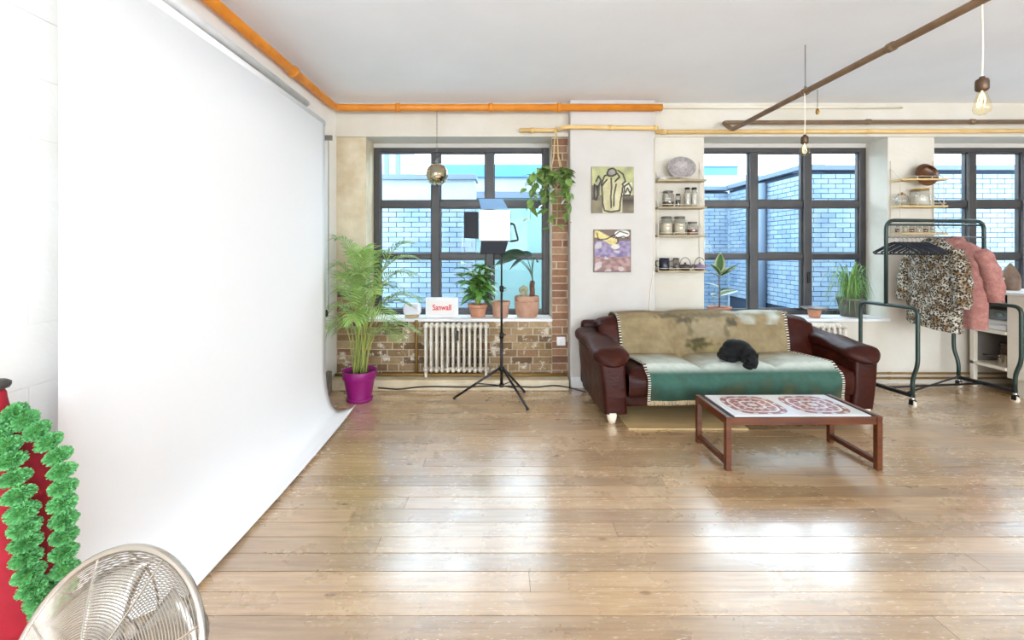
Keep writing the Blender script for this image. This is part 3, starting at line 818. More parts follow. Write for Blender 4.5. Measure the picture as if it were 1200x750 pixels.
# woven throw over back and seat
thr = thing('woven_throw', 'tan and green woven landscape throw with fringed hem spread over the leather sofa', 'throw blanket', SO, SA)
def tpath(x):
    o_ = .016; pts = []
    for y, z in ((.872, .60), (.868, .70)): pts.append((y, z))
    u = ((x-.10)/.70) % 1.0; e = pillow(u); sl = .04*(abs(x-1.15)/1.05)**3
    zt = max(BT - .05 + .05*e, BT - .02) - sl + o_
    pts += [(.84, zt-.03), (.79, zt-.004), (back_y(x,.7)+.12, zt+.004), (back_y(x,.7)+.05, zt-.004), (back_y(x,.70)-.008, zt-.04)]
    for z in (.69, .64, .58, .52, .47, .445): pts.append((back_y(x, z) - o_, z))
    for y in (.44, .38, .30, .22, .14, .07): pts.append((y, seat_z(x, y) + o_ + .004))
    pts += [(.02, .412), (-.028, .385)]
    for z in (.345, .30, .26, .22, .19): pts.append((min(seat_front(x, z), -.012) - .022 - .006*math.sin(x*23 + z*9), z))
    return pts
TN = len(tpath(1.0))
def sm(a, b, t): t = min(max(t, 0), 1); t = t*t*(3-2*t); return a + (b-a)*t
def tedge(i):
    t = i/(TN-1)
    if i <= 12: return .30, 1.905 - .05*max(0, i-4)/8.0
    k = min(1, (i-12)/6.0)
    return .30 + .06*k, 1.855 + .10*k
def throw(u, v):
    i = v*(TN-1); i0 = min(int(i), TN-2); f = i-i0
    a0, b0 = tedge(i0); a1, b1 = tedge(i0+1)
    xl, xr = a0 + (a1-a0)*f, b0 + (b1-b0)*f
    x = xl + (xr-xl)*u
    P = tpath(x); p, q = P[i0], P[i0+1]
    return Vector((x, p[0] + (q[0]-p[0])*f, p[1] + (q[1]-p[1])*f))
TAN, TAN2, PALE, GREY = rgb(130,112,80), rgb(148,130,96), rgb(188,194,184), rgb(84,76,58)
GRN, GRN2, OLV = rgb(52,90,78), rgb(30,58,46), rgb(86,80,42)
def mixc(a, b, t): t = min(max(t, 0), 1); return tuple(x + (y-x)*t for x, y in zip(a, b))
def tcol(u, v):
    i = v*(TN-1); p = throw(u, v); x, z = p.x, p.z
    n1 = noise.noise(Vector((x*9, z*9 + p.y*9, 1.3))); n2 = noise.noise(Vector((x*30, p.y*30, z*30)))
    c = mixc(TAN, TAN2, .5 + n1)
    if i < 7:                                     # top edge, pale sky to the right
        c = mixc(c, PALE, sm(0, 1, (x-1.15)/.35 + n1*.8)*sm(1, 0, (i-4.2)/2.6 + n1))
    if i <= 13:                                   # the standing animal and the trees on the back
        d = math.hypot((x-1.14)/.30, (z-.665)/.125)
        c = mixc(c, rgb(146,132,104), 1.8*(1-d) if d < 1 else 0)
        for ex, ez, rx, rz, cc in ((.93,.735,.13,.035,GREY), (1.36,.715,.07,.055,GREY), (.80,.765,.16,.02,rgb(104,94,72)), (1.13,.775,.35,.018,rgb(116,106,84)), (1.04,.525,.16,.06,OLV), (1.0,.56,.09,.03,rgb(70,62,36)), (1.14,.485,.10,.04,rgb(164,148,104)), (1.30,.62,.03,.10,rgb(112,100,72)), (.96,.64,.03,.10,rgb(114,102,74))):
            d = math.hypot((x-ex)/rx, (z-ez)/rz) + n2*.5
            if d < 1: c = mixc(c, cc, 1.8*(1-d))
    else:
        k = (i-13)/6.5
        c = mixc(mixc(TAN2, PALE, k*1.6 + n1*.4), GRN, sm(0, 1, (i-18.2)/1.6))  # seat top paled: sheen of light put into the cloth colour
        if i > 20: c = mixc(c, mixc(GRN2, OLV, max(0, n1*.8)), sm(0, .9, (i-20)/4 + n1*.6))
    g = 1 + n2*.16
    return (c[0]*g, c[1]*g, c[2]*g, 1)
MB().grid(throw, 110, 130, False, tcol).build('cloth', attr_mat('woven_cloth', .85, .5, 260, .16, 220), thr, smooth=True, solid=.006)
M['trim'] = attr_mat('trim_yarn', .9)
for side in (0, 1):
    tr = MB(); N = 110
    for k in range(N):
        v0, v1 = .12 + .88*k/N, .12 + .88*(k+.86)/N
        a, b_ = throw(side, v0), throw(side, v1); w_ = Vector(((.022, -.022)[side], 0, 0))
        t = (b_-a); n_ = t.cross(w_).normalized()*(.008 if side == 0 else -.008)
        if n_.y > 0 and n_.z < 0: n_ = -n_
        if n_.dot(Vector((0,-.6,.8))) < 0: n_ = -n_
        cc = (rgb(226,218,204), rgb(24,22,22), rgb(200,188,168), rgb(40,36,34))[k % 4]
        vs = [a, b_, b_ + w_, a + w_]
        tr.add([p + n_ for p in vs] + [p - n_*.4 for p in vs], [(0,1,2,3), (7,6,5,4), (0,4,5,1), (1,5,6,2), (2,6,7,3), (3,7,4,0)], cc)
    tr.build('border_trim', M['trim'], thr)
fr = MB(); rr = random.Random(4)
for k in range(300):
    u = k/299.0; p = throw(u, 1.0); L = rr.uniform(.022, .034); g = rr.uniform(.7, 1.15)
    c = tuple(x*g for x in rgb(186,166,132)[:3]) + (1,)
    dx = rr.uniform(-.004, .004)
    fr.add([p + Vector((-.003,-.004,.004)), p + Vector((.003,-.004,.004)), p + Vector((.003+dx,-.006,-L)), p + Vector((-.003+dx,-.006,-L)), p + Vector((0,.004,.004)), p + Vector((dx,.003,-L))],
           [(0,1,2,3), (1,4,5,2), (4,0,3,5), (3,2,5)], c)
fo = fr.build('fringe', attr_mat('fringe_yarn', .9), thr); fo['kind'] = 'stuff'

# black cat asleep on the throw
def sofa_pt(x, y, z): return SO + Matrix.Rotation(SA, 3, 'Z') @ Vector((x, y, z))
cx_, cy_ = 1.135, .05
cz_ = seat_z(cx_, cy_) + .012
cat = thing('black_cat', 'black cat curled up asleep on the throw', 'cat', sofa_pt(cx_, cy_, cz_), SA - 1.0)
cb = MB()
cb.ell((-.06,.02,.070), (.115,.085,.072), None, 18, 12)        # haunches
cb.ell((-.01,.03,.078), (.12,.075,.070), None, 18, 12)         # trunk
cb.ell((.07,.01,.066), (.085,.070,.060), None, 18, 12)         # shoulders
cb.ell((-.11,-.03,.045), (.065,.06,.045), None, 16, 10)        # thigh
cb.ell((-.05,-.075,.022), (.075,.024,.022), Matrix.Rotation(.2,3,'Z'), 14, 8)  # hind foot
cb.tube([(-.16,0,.03), (-.16,-.06,.022), (-.11,-.105,.02), (-.03,-.115,.018)], [.02,.019,.017,.010], 10)   # tail round the body
cb.ell((.115,-.03,.055), (.045,.045,.042), None, 14, 10)       # neck
cb.ell((.150,-.045,.046), (.048,.042,.041), None, 18, 12)      # head
cb.ell((.182,-.070,.032), (.024,.022,.019), None, 14, 8)       # muzzle
cb.ell((.13,-.088,.016), (.055,.018,.016), Matrix.Rotation(-.2,3,'Z'), 14, 8)   # fore leg
for ex, ey in ((.165,-.012), (.128,-.070)):
    cb.add([(ex-.020,ey-.016,.066), (ex+.020,ey-.012,.062), (ex+.002,ey+.018,.066), (ex+.006,ey+.004,.126)], [(0,2,1), (0,1,3), (1,2,3), (2,0,3)])
fur = NT('black_fur'); fp = fur.pos((1,1,1), False)
fur.bump(fur.noise(fp, 90, 6, .8), .9, .012)
fur_m = fur.set(fur.ramp(fur.noise(fp, 26, 5, .7), [(.4, rgb(8,8,9)), (.64, rgb(18,17,18)), (.76, rgb(60,56,56))]), .5, 0, .35)
cat.scale = (.86, .86, 1.06); cat.rotation_euler.y = .16; cat.location.z += .012
for v_ in cb.v: v_.z *= 1.18
cb.build('body', fur_m, cat, smooth=True, remesh=.0055)
fc2 = MB(); fc2.ell((.199,-.083,.038), (.006,.006,.005), None, 8, 6)
fc2.build('nose', mat('cat_nose', rgb(70,52,54), .4), cat, smooth=True)
M['eye'] = mat('cat_eye', rgb(60,58,50), .4)
for p in ((.188,-.050,.058), (.165,-.080,.058)): MB().tube([Vector(p)+Vector((-.006,.006,0)), Vector(p)+Vector((0.002,0.0,-.003)), Vector(p)+Vector((.006,-.006,0))], .0018, 5).build('closed_eye', M['eye'], cat)

# board under the sofa with a loop of cable
tag(MB().box(.98, 1.9, 3.50, 4.1, 0.0, .012).build('floor_board', M['wood_pale'], bevel=.003), 'flat pale board lying on the floor under the sofa', 'board')

# ================================================================ TILED COFFEE TABLE
TX, TY, TA = 1.405, 2.845, math.radians(.6)
tb = thing('coffee_table', 'low teak coffee table with pink patterned tile top before the sofa', 'coffee table', (TX, TY, 0), TA)
M['teak'] = mat('teak', rgb(76,31,9), .36, c2=rgb(104,52,16), scale=3.5, stretch=(1,9,9), spec=.4)
TW, TD, TH = .985, .445, .338
for x in (0, TW-.034):
    for y in (0, TD-.036): MB().box(x, x+.034, y, y+.036, 0, TH).build('leg', M['teak'], tb, bevel=.003)
    MB().box(x+.002, x+.032, .036, TD-.036, .03, .062).build('foot_rail', M['teak'], tb, bevel=.003)
    MB().box(x+.002, x+.032, .036, TD-.036, TH-.05, TH).build('top_rail', M['teak'], tb, bevel=.003)
for y in (0.004, TD-.026): MB().box(.034, TW-.034, y, y+.022, TH-.052, TH-.006).build('apron', M['teak'], tb, bevel=.003)
MB().box(.044, TW-.044, .006, TD-.006, TH-.03, TH-.004).build('top_board', mat('tile_bed', rgb(60,40,30), .7), tb)
def tile_material():
    t = NT('patterned_tile'); tc = t.n('ShaderNodeTexCoord'); sep = t.n('ShaderNodeSeparateXYZ'); t.l(tc.outputs['Object'], sep.inputs[0])
    # position measured from the corner shared by each block of four tiles
    sq = []
    for k in (0, 1):
        ab = t.n('ShaderNodeMath', operation='ABSOLUTE'); t.l(sep.outputs[k], ab.inputs[0])
        pw4 = t.n('ShaderNodeMath', operation='POWER'); pw4.inputs[1].default_value = 3.2; t.l(ab.outputs[0], pw4.inputs[0]); sq.append(pw4)
    su = t.n('ShaderNodeMath', operation='ADD'); t.l(sq[0].outputs[0], su.inputs[0]); t.l(sq[1].outputs[0], su.inputs[1])
    rt = t.n('ShaderNodeMath', operation='POWER'); rt.inputs[1].default_value = 1/3.2; t.l(su.outputs[0], rt.inputs[0])
    r = rt.outputs[0]
    rings = t.ramp(r, [(0, rgb(226,214,210)), (.028, rgb(226,214,210)), (.030, rgb(160,104,98)), (.060, rgb(176,124,118)), (.063, rgb(232,222,218)), (.074, rgb(232,222,218)), (.077, rgb(164,108,102)), (.128, rgb(178,128,122)), (.131, rgb(236,230,228)), (.140, rgb(236,230,228)), (.143, rgb(160,106,100)), (.176, rgb(174,124,118)), (.180, rgb(226,222,222))])
    at2 = t.n('ShaderNodeMath', operation='ARCTAN2'); t.l(sep.outputs[1], at2.inputs[0]); t.l(sep.outputs[0], at2.inputs[1])
    m1 = t.n('ShaderNodeMath', operation='MULTIPLY'); m1.inputs[1].default_value = 12.0; t.l(at2.outputs[0], m1.inputs[0])
    s1 = t.n('ShaderNodeMath', operation='SINE'); t.l(m1.outputs[0], s1.inputs[0])
    m2 = t.n('ShaderNodeMath', operation='MULTIPLY'); m2.inputs[1].default_value = 85.0; t.l(r, m2.inputs[0])
    s2 = t.n('ShaderNodeMath', operation='SINE'); t.l(m2.outputs[0], s2.inputs[0])
    pr = t.n('ShaderNodeMath', operation='MULTIPLY'); t.l(s1.outputs[0], pr.inputs[0]); t.l(s2.outputs[0], pr.inputs[1])
    pet = t.ramp(pr.outputs[0], [(.42, (0,0,0,1)), (.5, (1,1,1,1))])
    inside = t.ramp(r, [(.172, (1,1,1,1)), (.176, (0,0,0,1))])
    f = t.mix(1.0, pet, inside, 'MULTIPLY')
    return t.set(t.mix(t.val(f, 0, .8), rings, rgb(228,214,210)), .14, 0, .6)
M['tile'] = tile_material()
M['tile_border'] = mat('border_tile', rgb(224,222,224), .14, spec=.6)
px0, px1, py0, py1 = .062, TW-.062, .016, TD-.016
tsx, tsy = .205, .1865; mx, my = (px1-px0-4*tsx)/2, (py1-py0-2*tsy)/2
for i in range(4):
    for j in range(2):
        # each tile's origin lies on the corner its block of four shares
        ox = px0 + mx + (1 if i < 2 else 3)*tsx; oy = py0 + my + tsy
        ax = px0 + mx + i*tsx - ox; ay = py0 + my + j*tsy - oy
        o = MB().box(ax+.0015, ax+tsx-.0015, ay+.0015, ay+tsy-.0015, 0, .006).build('tile', M['tile'], tb, bevel=.0012)
        o.location = (ox, oy, TH-.004)
for a in ((px0, px1, py0, py0+my-.002), (px0, px1, py1-my+.002, py1), (px0, px0+mx-.002, py0+my, py1-my), (px1-mx+.002, px1, py0+my, py1-my)):
    MB().box(*a, TH-.004, TH+.0015).build('border_strip', M['tile_border'], tb)
for x in (.034, TW-.044): MB().box(x, x+.010, .03, TD-.03, TH-.05, TH-.02).build('gap_strip', M['black'], tb)

# ================================================================ PLANTS
def leaf_mesh(L, W, fold=.25, droop=.25, n=6, col=None, wavy=0.0, tip=1.0, name='leaf'):
    """pointed leaf along +x, folded along its rib and drooping"""
    m = MB(); cols = []
    for i in range(n+1):
        t = i/n; w = W/2*math.sin(PI*min(1, t**.8*.97+.03))**.8 if i < n else .0006
        if i == 0: w = W*.06
        z = -droop*L*t*t
        dz = fold*w
        for s in (-1, -.5, 0, .5, 1):
            m.v.append(Vector((L*t, s*w, z + abs(s)*dz + wavy*W*math.sin(t*9 + s*2)*abs(s))))
            if col: cols.append(col(t, s))
    for i in range(n):
        for j in range(4): m.f.append((i*5+j, (i+1)*5+j, (i+1)*5+j+1, i*5+j+1))
    if col: m.c = cols
    return m.mesh(name, None, True)
def pot(name, t, r0, r1, h, m, rim=.018, soil=True):
    MB().lathe([(0,0), (r0,0), (r0+(r1-r0)*.72, h*.72), (r1*1.0, h*.74), (r1*1.06, h*.75), (r1*1.08, h), (r1*.98, h), (r1*.93, h*.80), (0, h*.80)], 32).build(name, M[m], t, smooth=True, bevel=.003)
    if soil: MB().lathe([(0,h*.86), (r1*.5,h*.87), (r1*.95,h*.84), (r1*.95,h*.80)], 24).build('soil', M['soil'], t, smooth=True)
def leaf_at(me, m, par, p, yaw, pitch, roll=0.0, s=1.0, name='leaf'):
    o = inst(name, me, m, par, p, (0,0,0), (s,s,s))
    o.rotation_euler = (Matrix.Rotation(yaw,3,'Z') @ Matrix.Rotation(-pitch,3,'Y') @ Matrix.Rotation(roll,3,'X')).to_euler()
    return o

# areca palm in a purple pot
rp = random.Random(21)
palm = thing('potted_palm', 'tall feathery palm in a purple pot in the corner by the brick wall', 'potted plant', (-1.30, 4.20, 0))
MB().lathe([(0,0), (.112,0), (.118,.01), (.118,.028), (.105,.03), (.138,.205), (.150,.207), (.156,.28), (.146,.28), (.140,.22), (0,.22)], 36).build('pot', M['purple'], palm, smooth=True, bevel=.003)
MB().lathe([(0,.245), (.08,.25), (.142,.24), (.142,.22)], 24).build('soil', M['soil'], palm, smooth=True)
lf = MB()
def frond(parent, base, yaw, H_, reach, droop, nl, ll, stem=.5):
    """arching stalk with two rows of narrow leaflets"""
    d = Vector((math.cos(yaw), math.sin(yaw), 0)); up = Vector((0,0,1))
    p0 = Vector(base); p1 = p0 + up*H_*.75 + d*reach*.18; p2 = p0 + d*reach + up*(H_ - droop)
    pts = bez(p0, p1 + up*H_*.25, p2, 22)
    stk = MB().tube(pts, [.0065*(1 - .8*i/22) + .0008 for i in range(23)], 6).build('stalk', M['palm_stem'], parent, smooth=True)
    m = MB()
    for k in range(nl):
        t = stem + (1-stem)*(k+.5)/nl; i = min(int(t*22), 21); f = t*22 - i
        p = pts[i].lerp(pts[i+1], f); tan = (pts[i+1]-pts[i]).normalized()
        side = tan.cross(up); side = side.normalized() if side.length > .05 else Vector((-d.y, d.x, 0))
        nrm = side.cross(tan).normalized()
        L = ll*(.55 + .75*math.sin(PI*min(1, (k+1.5)/(nl+1))**.8))*rp.uniform(.85, 1.15)
        for s in (-1, 1):
            dirv = (side*s*1.0 + tan*(.55 + .6*k/nl) + nrm*.22).normalized()
            e1 = p + dirv*L*.5 - up*L*.03; e2 = p + dirv*L - up*L*rp.uniform(.18, .42)
            wv = tan.cross(dirv).cross(dirv).normalized()*.0068
            m.add([p - wv*.4, p + wv*.4, e1 - wv, e1 + wv, e1 + nrm*.003, e2], [(0,4,2), (0,1,4), (1,3,4), (2,4,5), (4,3,5)])
    for v_ in m.v:
        v_.x = max(v_.x, -.385 + .02*math.sin(v_.z*40))
        if v_.x < 0 and v_.y < -.30: v_.y = -.30
    m.build('frond', M['palm'], stk)
R_ = Vector(palm.location)
FR_ = [  # yaw deg, height, reach, droop, leaflets, length
    (170,1.22,.30,.05,20,.16), (20,1.10,.42,.10,20,.18), (-20,1.02,.44,.16,20,.18), (60,1.12,.22,.08,20,.17), (110,1.15,.16,.06,18,.16), (-70,1.00,.30,.12,20,.18),
    (-110,.98,.28,.14,18,.17), (-150,1.05,.26,.12,18,.16), (150,.90,.27,.20,18,.16), (0,.86,.46,.24,20,.18), (-40,.80,.42,.28,18,.18), (-90,.74,.30,.26,16,.17),
    (30,.78,.36,.22,18,.17), (-170,.78,.26,.26,16,.15), (-130,.66,.28,.26,14,.15), (10,.62,.42,.28,16,.16), (80,.95,.14,.1,16,.15), (-55,.92,.38,.2,18,.18), (-5,1.18,.34,.05,20,.17), (-100,1.10,.18,.06,18,.17), (-30,.58,.34,.25,14,.15), (-160,.56,.24,.2,14,.14), (45,.92,.28,.2,18,.16)]
for k, (yw, hh, rc, dr, nl, ll) in enumerate(FR_):
    a = rp.uniform(0, 6.28); r = rp.uniform(.01, .07)
    frond(palm, (math.cos(a)*r, math.sin(a)*r, .24), math.radians(yw), hh*1.06, rc*(1.22 if -75 < yw < 75 else .92), dr, int(nl*1.15), ll*1.08, .40)

# bushy plant in terracotta on the sill
SZ = SILL
def sill_pt(px, Y=4.86): p = at(px, 373, Y); return Vector((p.x, Y, SZ))
M['lime_leaf'] = M['leaf']
pa = thing('potted_bushy_plant', 'bushy green plant in a terracotta pot beside the lettered sign', 'potted plant', sill_pt(560, 4.84))
pot('pot', pa, .075, .10, .135, 'terracotta')
lm = [leaf_mesh(.205, .088, .25, .4, 6), leaf_mesh(.17, .074, .3, .5, 6)]
for k in range(15):
    a = k*.419 + rp.uniform(-.2,.2); hh = rp.uniform(.16, .50); sp = rp.uniform(.05, .21)
    tip = Vector((math.cos(a)*sp, math.sin(a)*sp*.45 - .01, .12 + hh))
    pts = bez((math.cos(a)*.02, math.sin(a)*.02, .11), (math.cos(a)*.03, math.sin(a)*.03, .11+hh*.7), tip, 8)
    stm = MB().tube(pts, [.005 - .0003*i for i in range(9)], 6).build('stem', M['palm_stem'], pa, smooth=True)
    for j in range(7):
        q = pts[3 + (j*5)//7] if j < 6 else pts[8]
        yw = a + j*2.4 + rp.uniform(-.4,.4); yw2 = math.atan2(math.sin(yw)*(.5 if math.sin(yw) > 0 else .8), math.cos(yw))
        leaf_at(lm[j % 2], M['leaf'], stm, q, yw2, rp.uniform(-.3, .7), rp.uniform(-.4,.4), rp.uniform(.75, 1.05))
# nearly bare terracotta pot behind the light stand
pb = thing('potted_sprout', 'pale terracotta pot with a single drooping leaf behind the light stand', 'potted plant', sill_pt(586.5, 4.84))
pot('pot', pb, .078, .098, .165, 'terracotta_pale')
lm2 = leaf_mesh(.17, .05, .2, .45, 6)
for yw, pt_, s in ((.3, 1.2, .8), (2.6, .8, .75), (-.9, 1.0, .7)):
    MB().tube(bez((0,0,.13), (math.cos(yw)*.01,math.sin(yw)*.01,.2), (math.cos(yw)*.03,math.sin(yw)*.03,.26), 6), .003, 5).build('stem', M['palm_stem'], pb)
    leaf_at(lm2, M['dark_leaf'], pb, (math.cos(yw)*.03, math.sin(yw)*.03, .26), yw, pt_*.5, 0, s)
# large pot with a trunked plant and a cactus
pc = thing('potted_trunk_plant', 'large-leaved plant with a scaly trunk and small cactus in a wide clay pot', 'potted plant', sill_pt(617.5, 4.835))
MB().lathe([(0,0), (.10,0), (.118,.04), (.128,.10), (.130,.16), (.124,.165), (.130,.17), (.132,.205), (.122,.225), (.112,.225), (.112,.18), (0,.18)], 36).build('pot', M['terracotta_pale'], pc, smooth=True, bevel=.003)
MB().lathe([(0,.195), (.06,.2), (.115,.19), (.115,.18)], 24).build('soil', M['soil'], pc, smooth=True)
trk = [(.05,0,.18), (.058,0,.26), (.052,0,.33), (.062,0,.38)]
MB().tube(rpath(trk, .03), [.030,.028,.027,.027,.027,.027,.028,.028,.027,.027,.027,.027,.027,.022], 12).build('trunk', M['trunk'], pc, smooth=True)
bl = leaf_mesh(.27, .13, .18, .25, 8)
for tip, yw, pch, s in (((-.12,-.05,.62), 3.3, -.1, .85), ((-.02,-.06,.66), 3.0, .12, 1.0), ((.075,-.05,.62), -1.3, -.1, .55), ((-.06,-.07,.60), 3.7, -.35, .75), ((.06,.02,.66), 2.2, .1, .7)):
    MB().tube(bez((.062,0,.37), (.05,0,.52), tip, 8), [.0065,.006,.0055,.005,.0048,.0045,.004,.004,.0035], 6).build('leaf_stalk', M['dark_leaf'], pc, smooth=True)
    leaf_at(bl, M['dark_leaf'], pc, tip, yw, pch, .75 if math.cos(yw) < 0 else -.75, s)
M['cactus'] = mat('cactus_skin', rgb(140,142,110), .8, c2=rgb(166,160,130), scale=30, bump=.5, bscale=140)
for q, r in (((-.035,-.02,.235), (.028,.012,.042)), ((-.06,-.015,.285), (.026,.011,.034)), ((-.012,-.02,.29), (.025,.011,.034)), ((-.037,-.02,.31), (.020,.01,.026)), ((-.005,-.03,.225), (.020,.010,.03))):
    MB().ell(q, r, None, 14, 10).build('cactus_pad', M['cactus'], pc, smooth=True)

# hanging pothos in a macrame hanger on the brick pier
hp = at(651.5, 208, 4.56)
ph = thing('hanging_pothos', 'trailing pothos in a macrame hanger against the red brick strip', 'hanging plant', tuple(hp))
MB().lathe([(0,-.075), (.05,-.075), (.075,-.03), (.082,.03), (.078,.055), (.07,.055), (.07,.03), (0,.03)], 24).build('pot', mat('hanging_pot', rgb(150,120,104), .8), ph, smooth=True)
hg = MB(); topz = 2.595 - hp.z
M['jute'] = mat('jute_cord', rgb(206,182,132), .9, bump=.5, bscale=300)
for k in range(4):
    a = PI/4 + k*PI/2
    hg.tube([(0,.0,topz), (math.cos(a)*.022, math.sin(a)*.022, topz*.72), (math.cos(a)*.03, math.sin(a)*.03, topz*.45), (math.cos(a)*.084, math.sin(a)*.084, .04), (math.cos(a)*.07, math.sin(a)*.07, -.05), (0,0,-.10)], .0045, 6)
hg.tube([(0,0,-.09), (0,0,-.16)], [.010, .004], 8); hg.tube([(0,.04,topz+.03), (0,0,topz-.03)], .006, 6)
hg.build('macrame_cord', M['jute'], ph)
pl = [leaf_mesh(.115, .085, .15, .25, 5), leaf_mesh(.095, .07, .2, .35, 5)]
vines = [(-1.3,.26,-.30),(-1.1,.30,-.12),(-.7,.26,-.42),(-.3,.12,-.34),(0,.03,-.48),(.35,.10,-.36),(.6,.13,-.22),(1.0,.10,-.10),(-.5,.10,-.14),(.2,.06,.02),(-.2,.08,-.52),(-1.2,.18,.03),(.8,.12,-.44)]
for k, (sd, rx, dz) in enumerate(vines):
    x1 = math.copysign(rx, sd) if sd else 0
    y1 = -.05 - .05*rp.random()
    pts = bez((math.copysign(.03, sd) if sd else 0, -.03, .05), (x1*.9, y1*1.2, .10 + rp.uniform(0,.05)), (x1, y1, dz), 12)
    vn = MB().tube(pts, .0028, 5).build('vine', M['palm_stem'], ph, smooth=True)
    nl = 7 + int(10*(abs(dz)+rx))
    for j in range(nl):
        q = pts[min(12, 2 + int(10.5*(j+.5)/nl))]
        leaf_at(pl[(j+k) % 2], M['pothos'], vn, q, rp.uniform(0, 6.28) if rp.random() < .3 else (0 if j % 2 else PI) + rp.uniform(-.8,.8) - (.6 if j % 2 else -.6), rp.uniform(-1.1, .2), rp.uniform(-.6,.6), rp.uniform(.7, 1.1))

# variegated rubber plant on the second sill
def vcol(t, s):
    e = abs(s); g = (.055,.13,.04,1); c = (.50,.52,.24,1)
    return g if e < .75 and t < .97 else c
vl = leaf_mesh(.23, .105, .25, .12, 8, vcol); vl2 = leaf_mesh(.18, .085, .3, .2, 8, vcol)
M['variegated'] = attr_mat('variegated_leaf', .35, 0, 100, .15, 40)
pd_ = thing('variegated_rubber_plant', 'variegated rubber plant in a low terracotta pot on the second window sill', 'potted plant', sill_pt(843, 4.85))
MB().lathe([(0,0), (.085,0), (.10,.04), (.115,.085), (.122,.088), (.122,.105), (.112,.105), (.10,.085), (0,.085)], 30).build('pot', M['terracotta'], pd_, smooth=True, bevel=.002)
MB().lathe([(0,.095), (.06,.097), (.105,.09)], 20).build('soil', M['soil'], pd_, smooth=True)
MB().tube([(0,0,.08), (.004,0,.25), (-.004,0,.40), (.002,0,.48)], [.007,.006,.005,.004], 8).build('stem', M['trunk'], pd_, smooth=True)
for z, yw, pch, ro, me, s in ((.47,.9,1.35,.2,vl,.95), (.45,3.3,.95,.2,vl2,.9), (.41,3.85,.40,-.3,vl,1.0), (.43,.15,.55,.3,vl,.95), (.42,-.4,.75,-.2,vl,1.05), (.24,3.8,.15,.2,vl2,.95), (.22,.1,.35,.3,vl,.95), (.27,-.9,.45,0,vl2,.9), (.30,2.3,.5,0,vl2,.85), (.20,-2.4,.2,0,vl2,.9)):
    leaf_at(me, M['variegated'], pd_, (0,0,z), yw, pch, ro, s)

# grassy plant in a dark pot at the end of the second sill
pe = thing('potted_grass_plant', 'arching grassy plant in a dark pot at the end of the second sill', 'potted plant', (3.72, 4.86, SZ))
MB().lathe([(0,0), (.085,0), (.118,.17), (.126,.172), (.126,.20), (.116,.20), (.11,.17), (0,.17)], 30).build('pot', mat('dark_pot', rgb(92,92,86), .7, c2=rgb(110,108,98), scale=10), pe, smooth=True)
MB().lathe([(0,.18), (.06,.185), (.112,.175)], 20).build('soil', M['soil'], pe, smooth=True)
M['grass_leaf'] = mat('arching_leaf', rgb(96,142,66), .45, rnd=.3, c2=rgb(134,172,92), scale=7)
for k in range(170):
    a = rp.uniform(0, 6.28); sp = rp.uniform(.06, .36); hh = rp.uniform(.16, .50); r = rp.uniform(0, .06)
    sx_ = math.cos(a)*sp; sy_ = math.sin(a)*sp*.42 - .02
    if sx_ > .2: sx_ = .2
    if sy_ > .09: sy_ = .09
    p0 = Vector((math.cos(a)*r, math.sin(a)*r, .18)); p2 = Vector((sx_, sy_, max(.025, .18 + hh*.5 - rp.uniform(0,.30))))
    pts = bez(p0, p0*.4 + p2*.6 + Vector((0,0,hh*1.15)), p2, 10)
    m = MB(); sd = Vector((-math.sin(a), math.cos(a), 0))
    for i, q in enumerate(pts):
        w = .0052*math.sin(PI*(.12 + .86*i/10))
        m.v += [q - sd*w, q + Vector((0,0,-.002)), q + sd*w]
    for i in range(10): m.f += [(i*3,i*3+3,i*3+4,i*3+1), (i*3+1,i*3+4,i*3+5,i*3+2)]
    m.build('leaf', M['grass_leaf'], pe, smooth=True)

# small things on the second sill
tp = thing('small_succulent', 'tiny grey-green succulent on the second sill behind the sofa', 'potted plant', (2.93, 4.80, SZ))
MB().lathe([(0,0), (.05,0), (.06,.05), (.052,.05), (.045,.04), (0,.04)], 20).build('pot', M['terracotta_pale'], tp, smooth=True)
for k in range(22):
    a = k*2.4; r = .008 + .0028*k
    MB().ell((math.cos(a)*r, math.sin(a)*r, .062 - r*.2), (.014,.009,.006), Matrix.Rotation(a,3,'Z') @ Matrix.Rotation(-.7,3,'Y'), 8, 6).build('leaf', M['cactus'], tp, smooth=True)
ta = thing('clay_pot_saucer', 'small terracotta pot topped with a grey saucer beside the grassy plant', 'pot', (3.29, 4.79, SZ))
MB().lathe([(0,0), (.05,0), (.066,.085), (.06,.085), (.048,.01), (0,.01)], 22).build('pot', M['terracotta'], ta, smooth=True)
MB().lathe([(0,.086), (.10,.088), (.125,.105), (.118,.108), (.09,.095), (0,.093)], 26).build('saucer', M['grey_metal'], ta, smooth=True)
tr_ = thing('sill_tray', 'flat dark tray with a stone on the second sill', 'tray', (2.50, 4.80, SZ))
MB().lathe([(0,0), (.12,0), (.145,.02), (.138,.022), (.11,.008), (0,.008)], 26, (0,0,0), None, 1, .6).build('dish', mat('plum_dish', rgb(120,72,92), .4), tr_, smooth=True)
MB().ell((.02,0,.02), (.035,.02,.013), None, 12, 8).build('stone', M['white_plastic'], tr_, smooth=True)

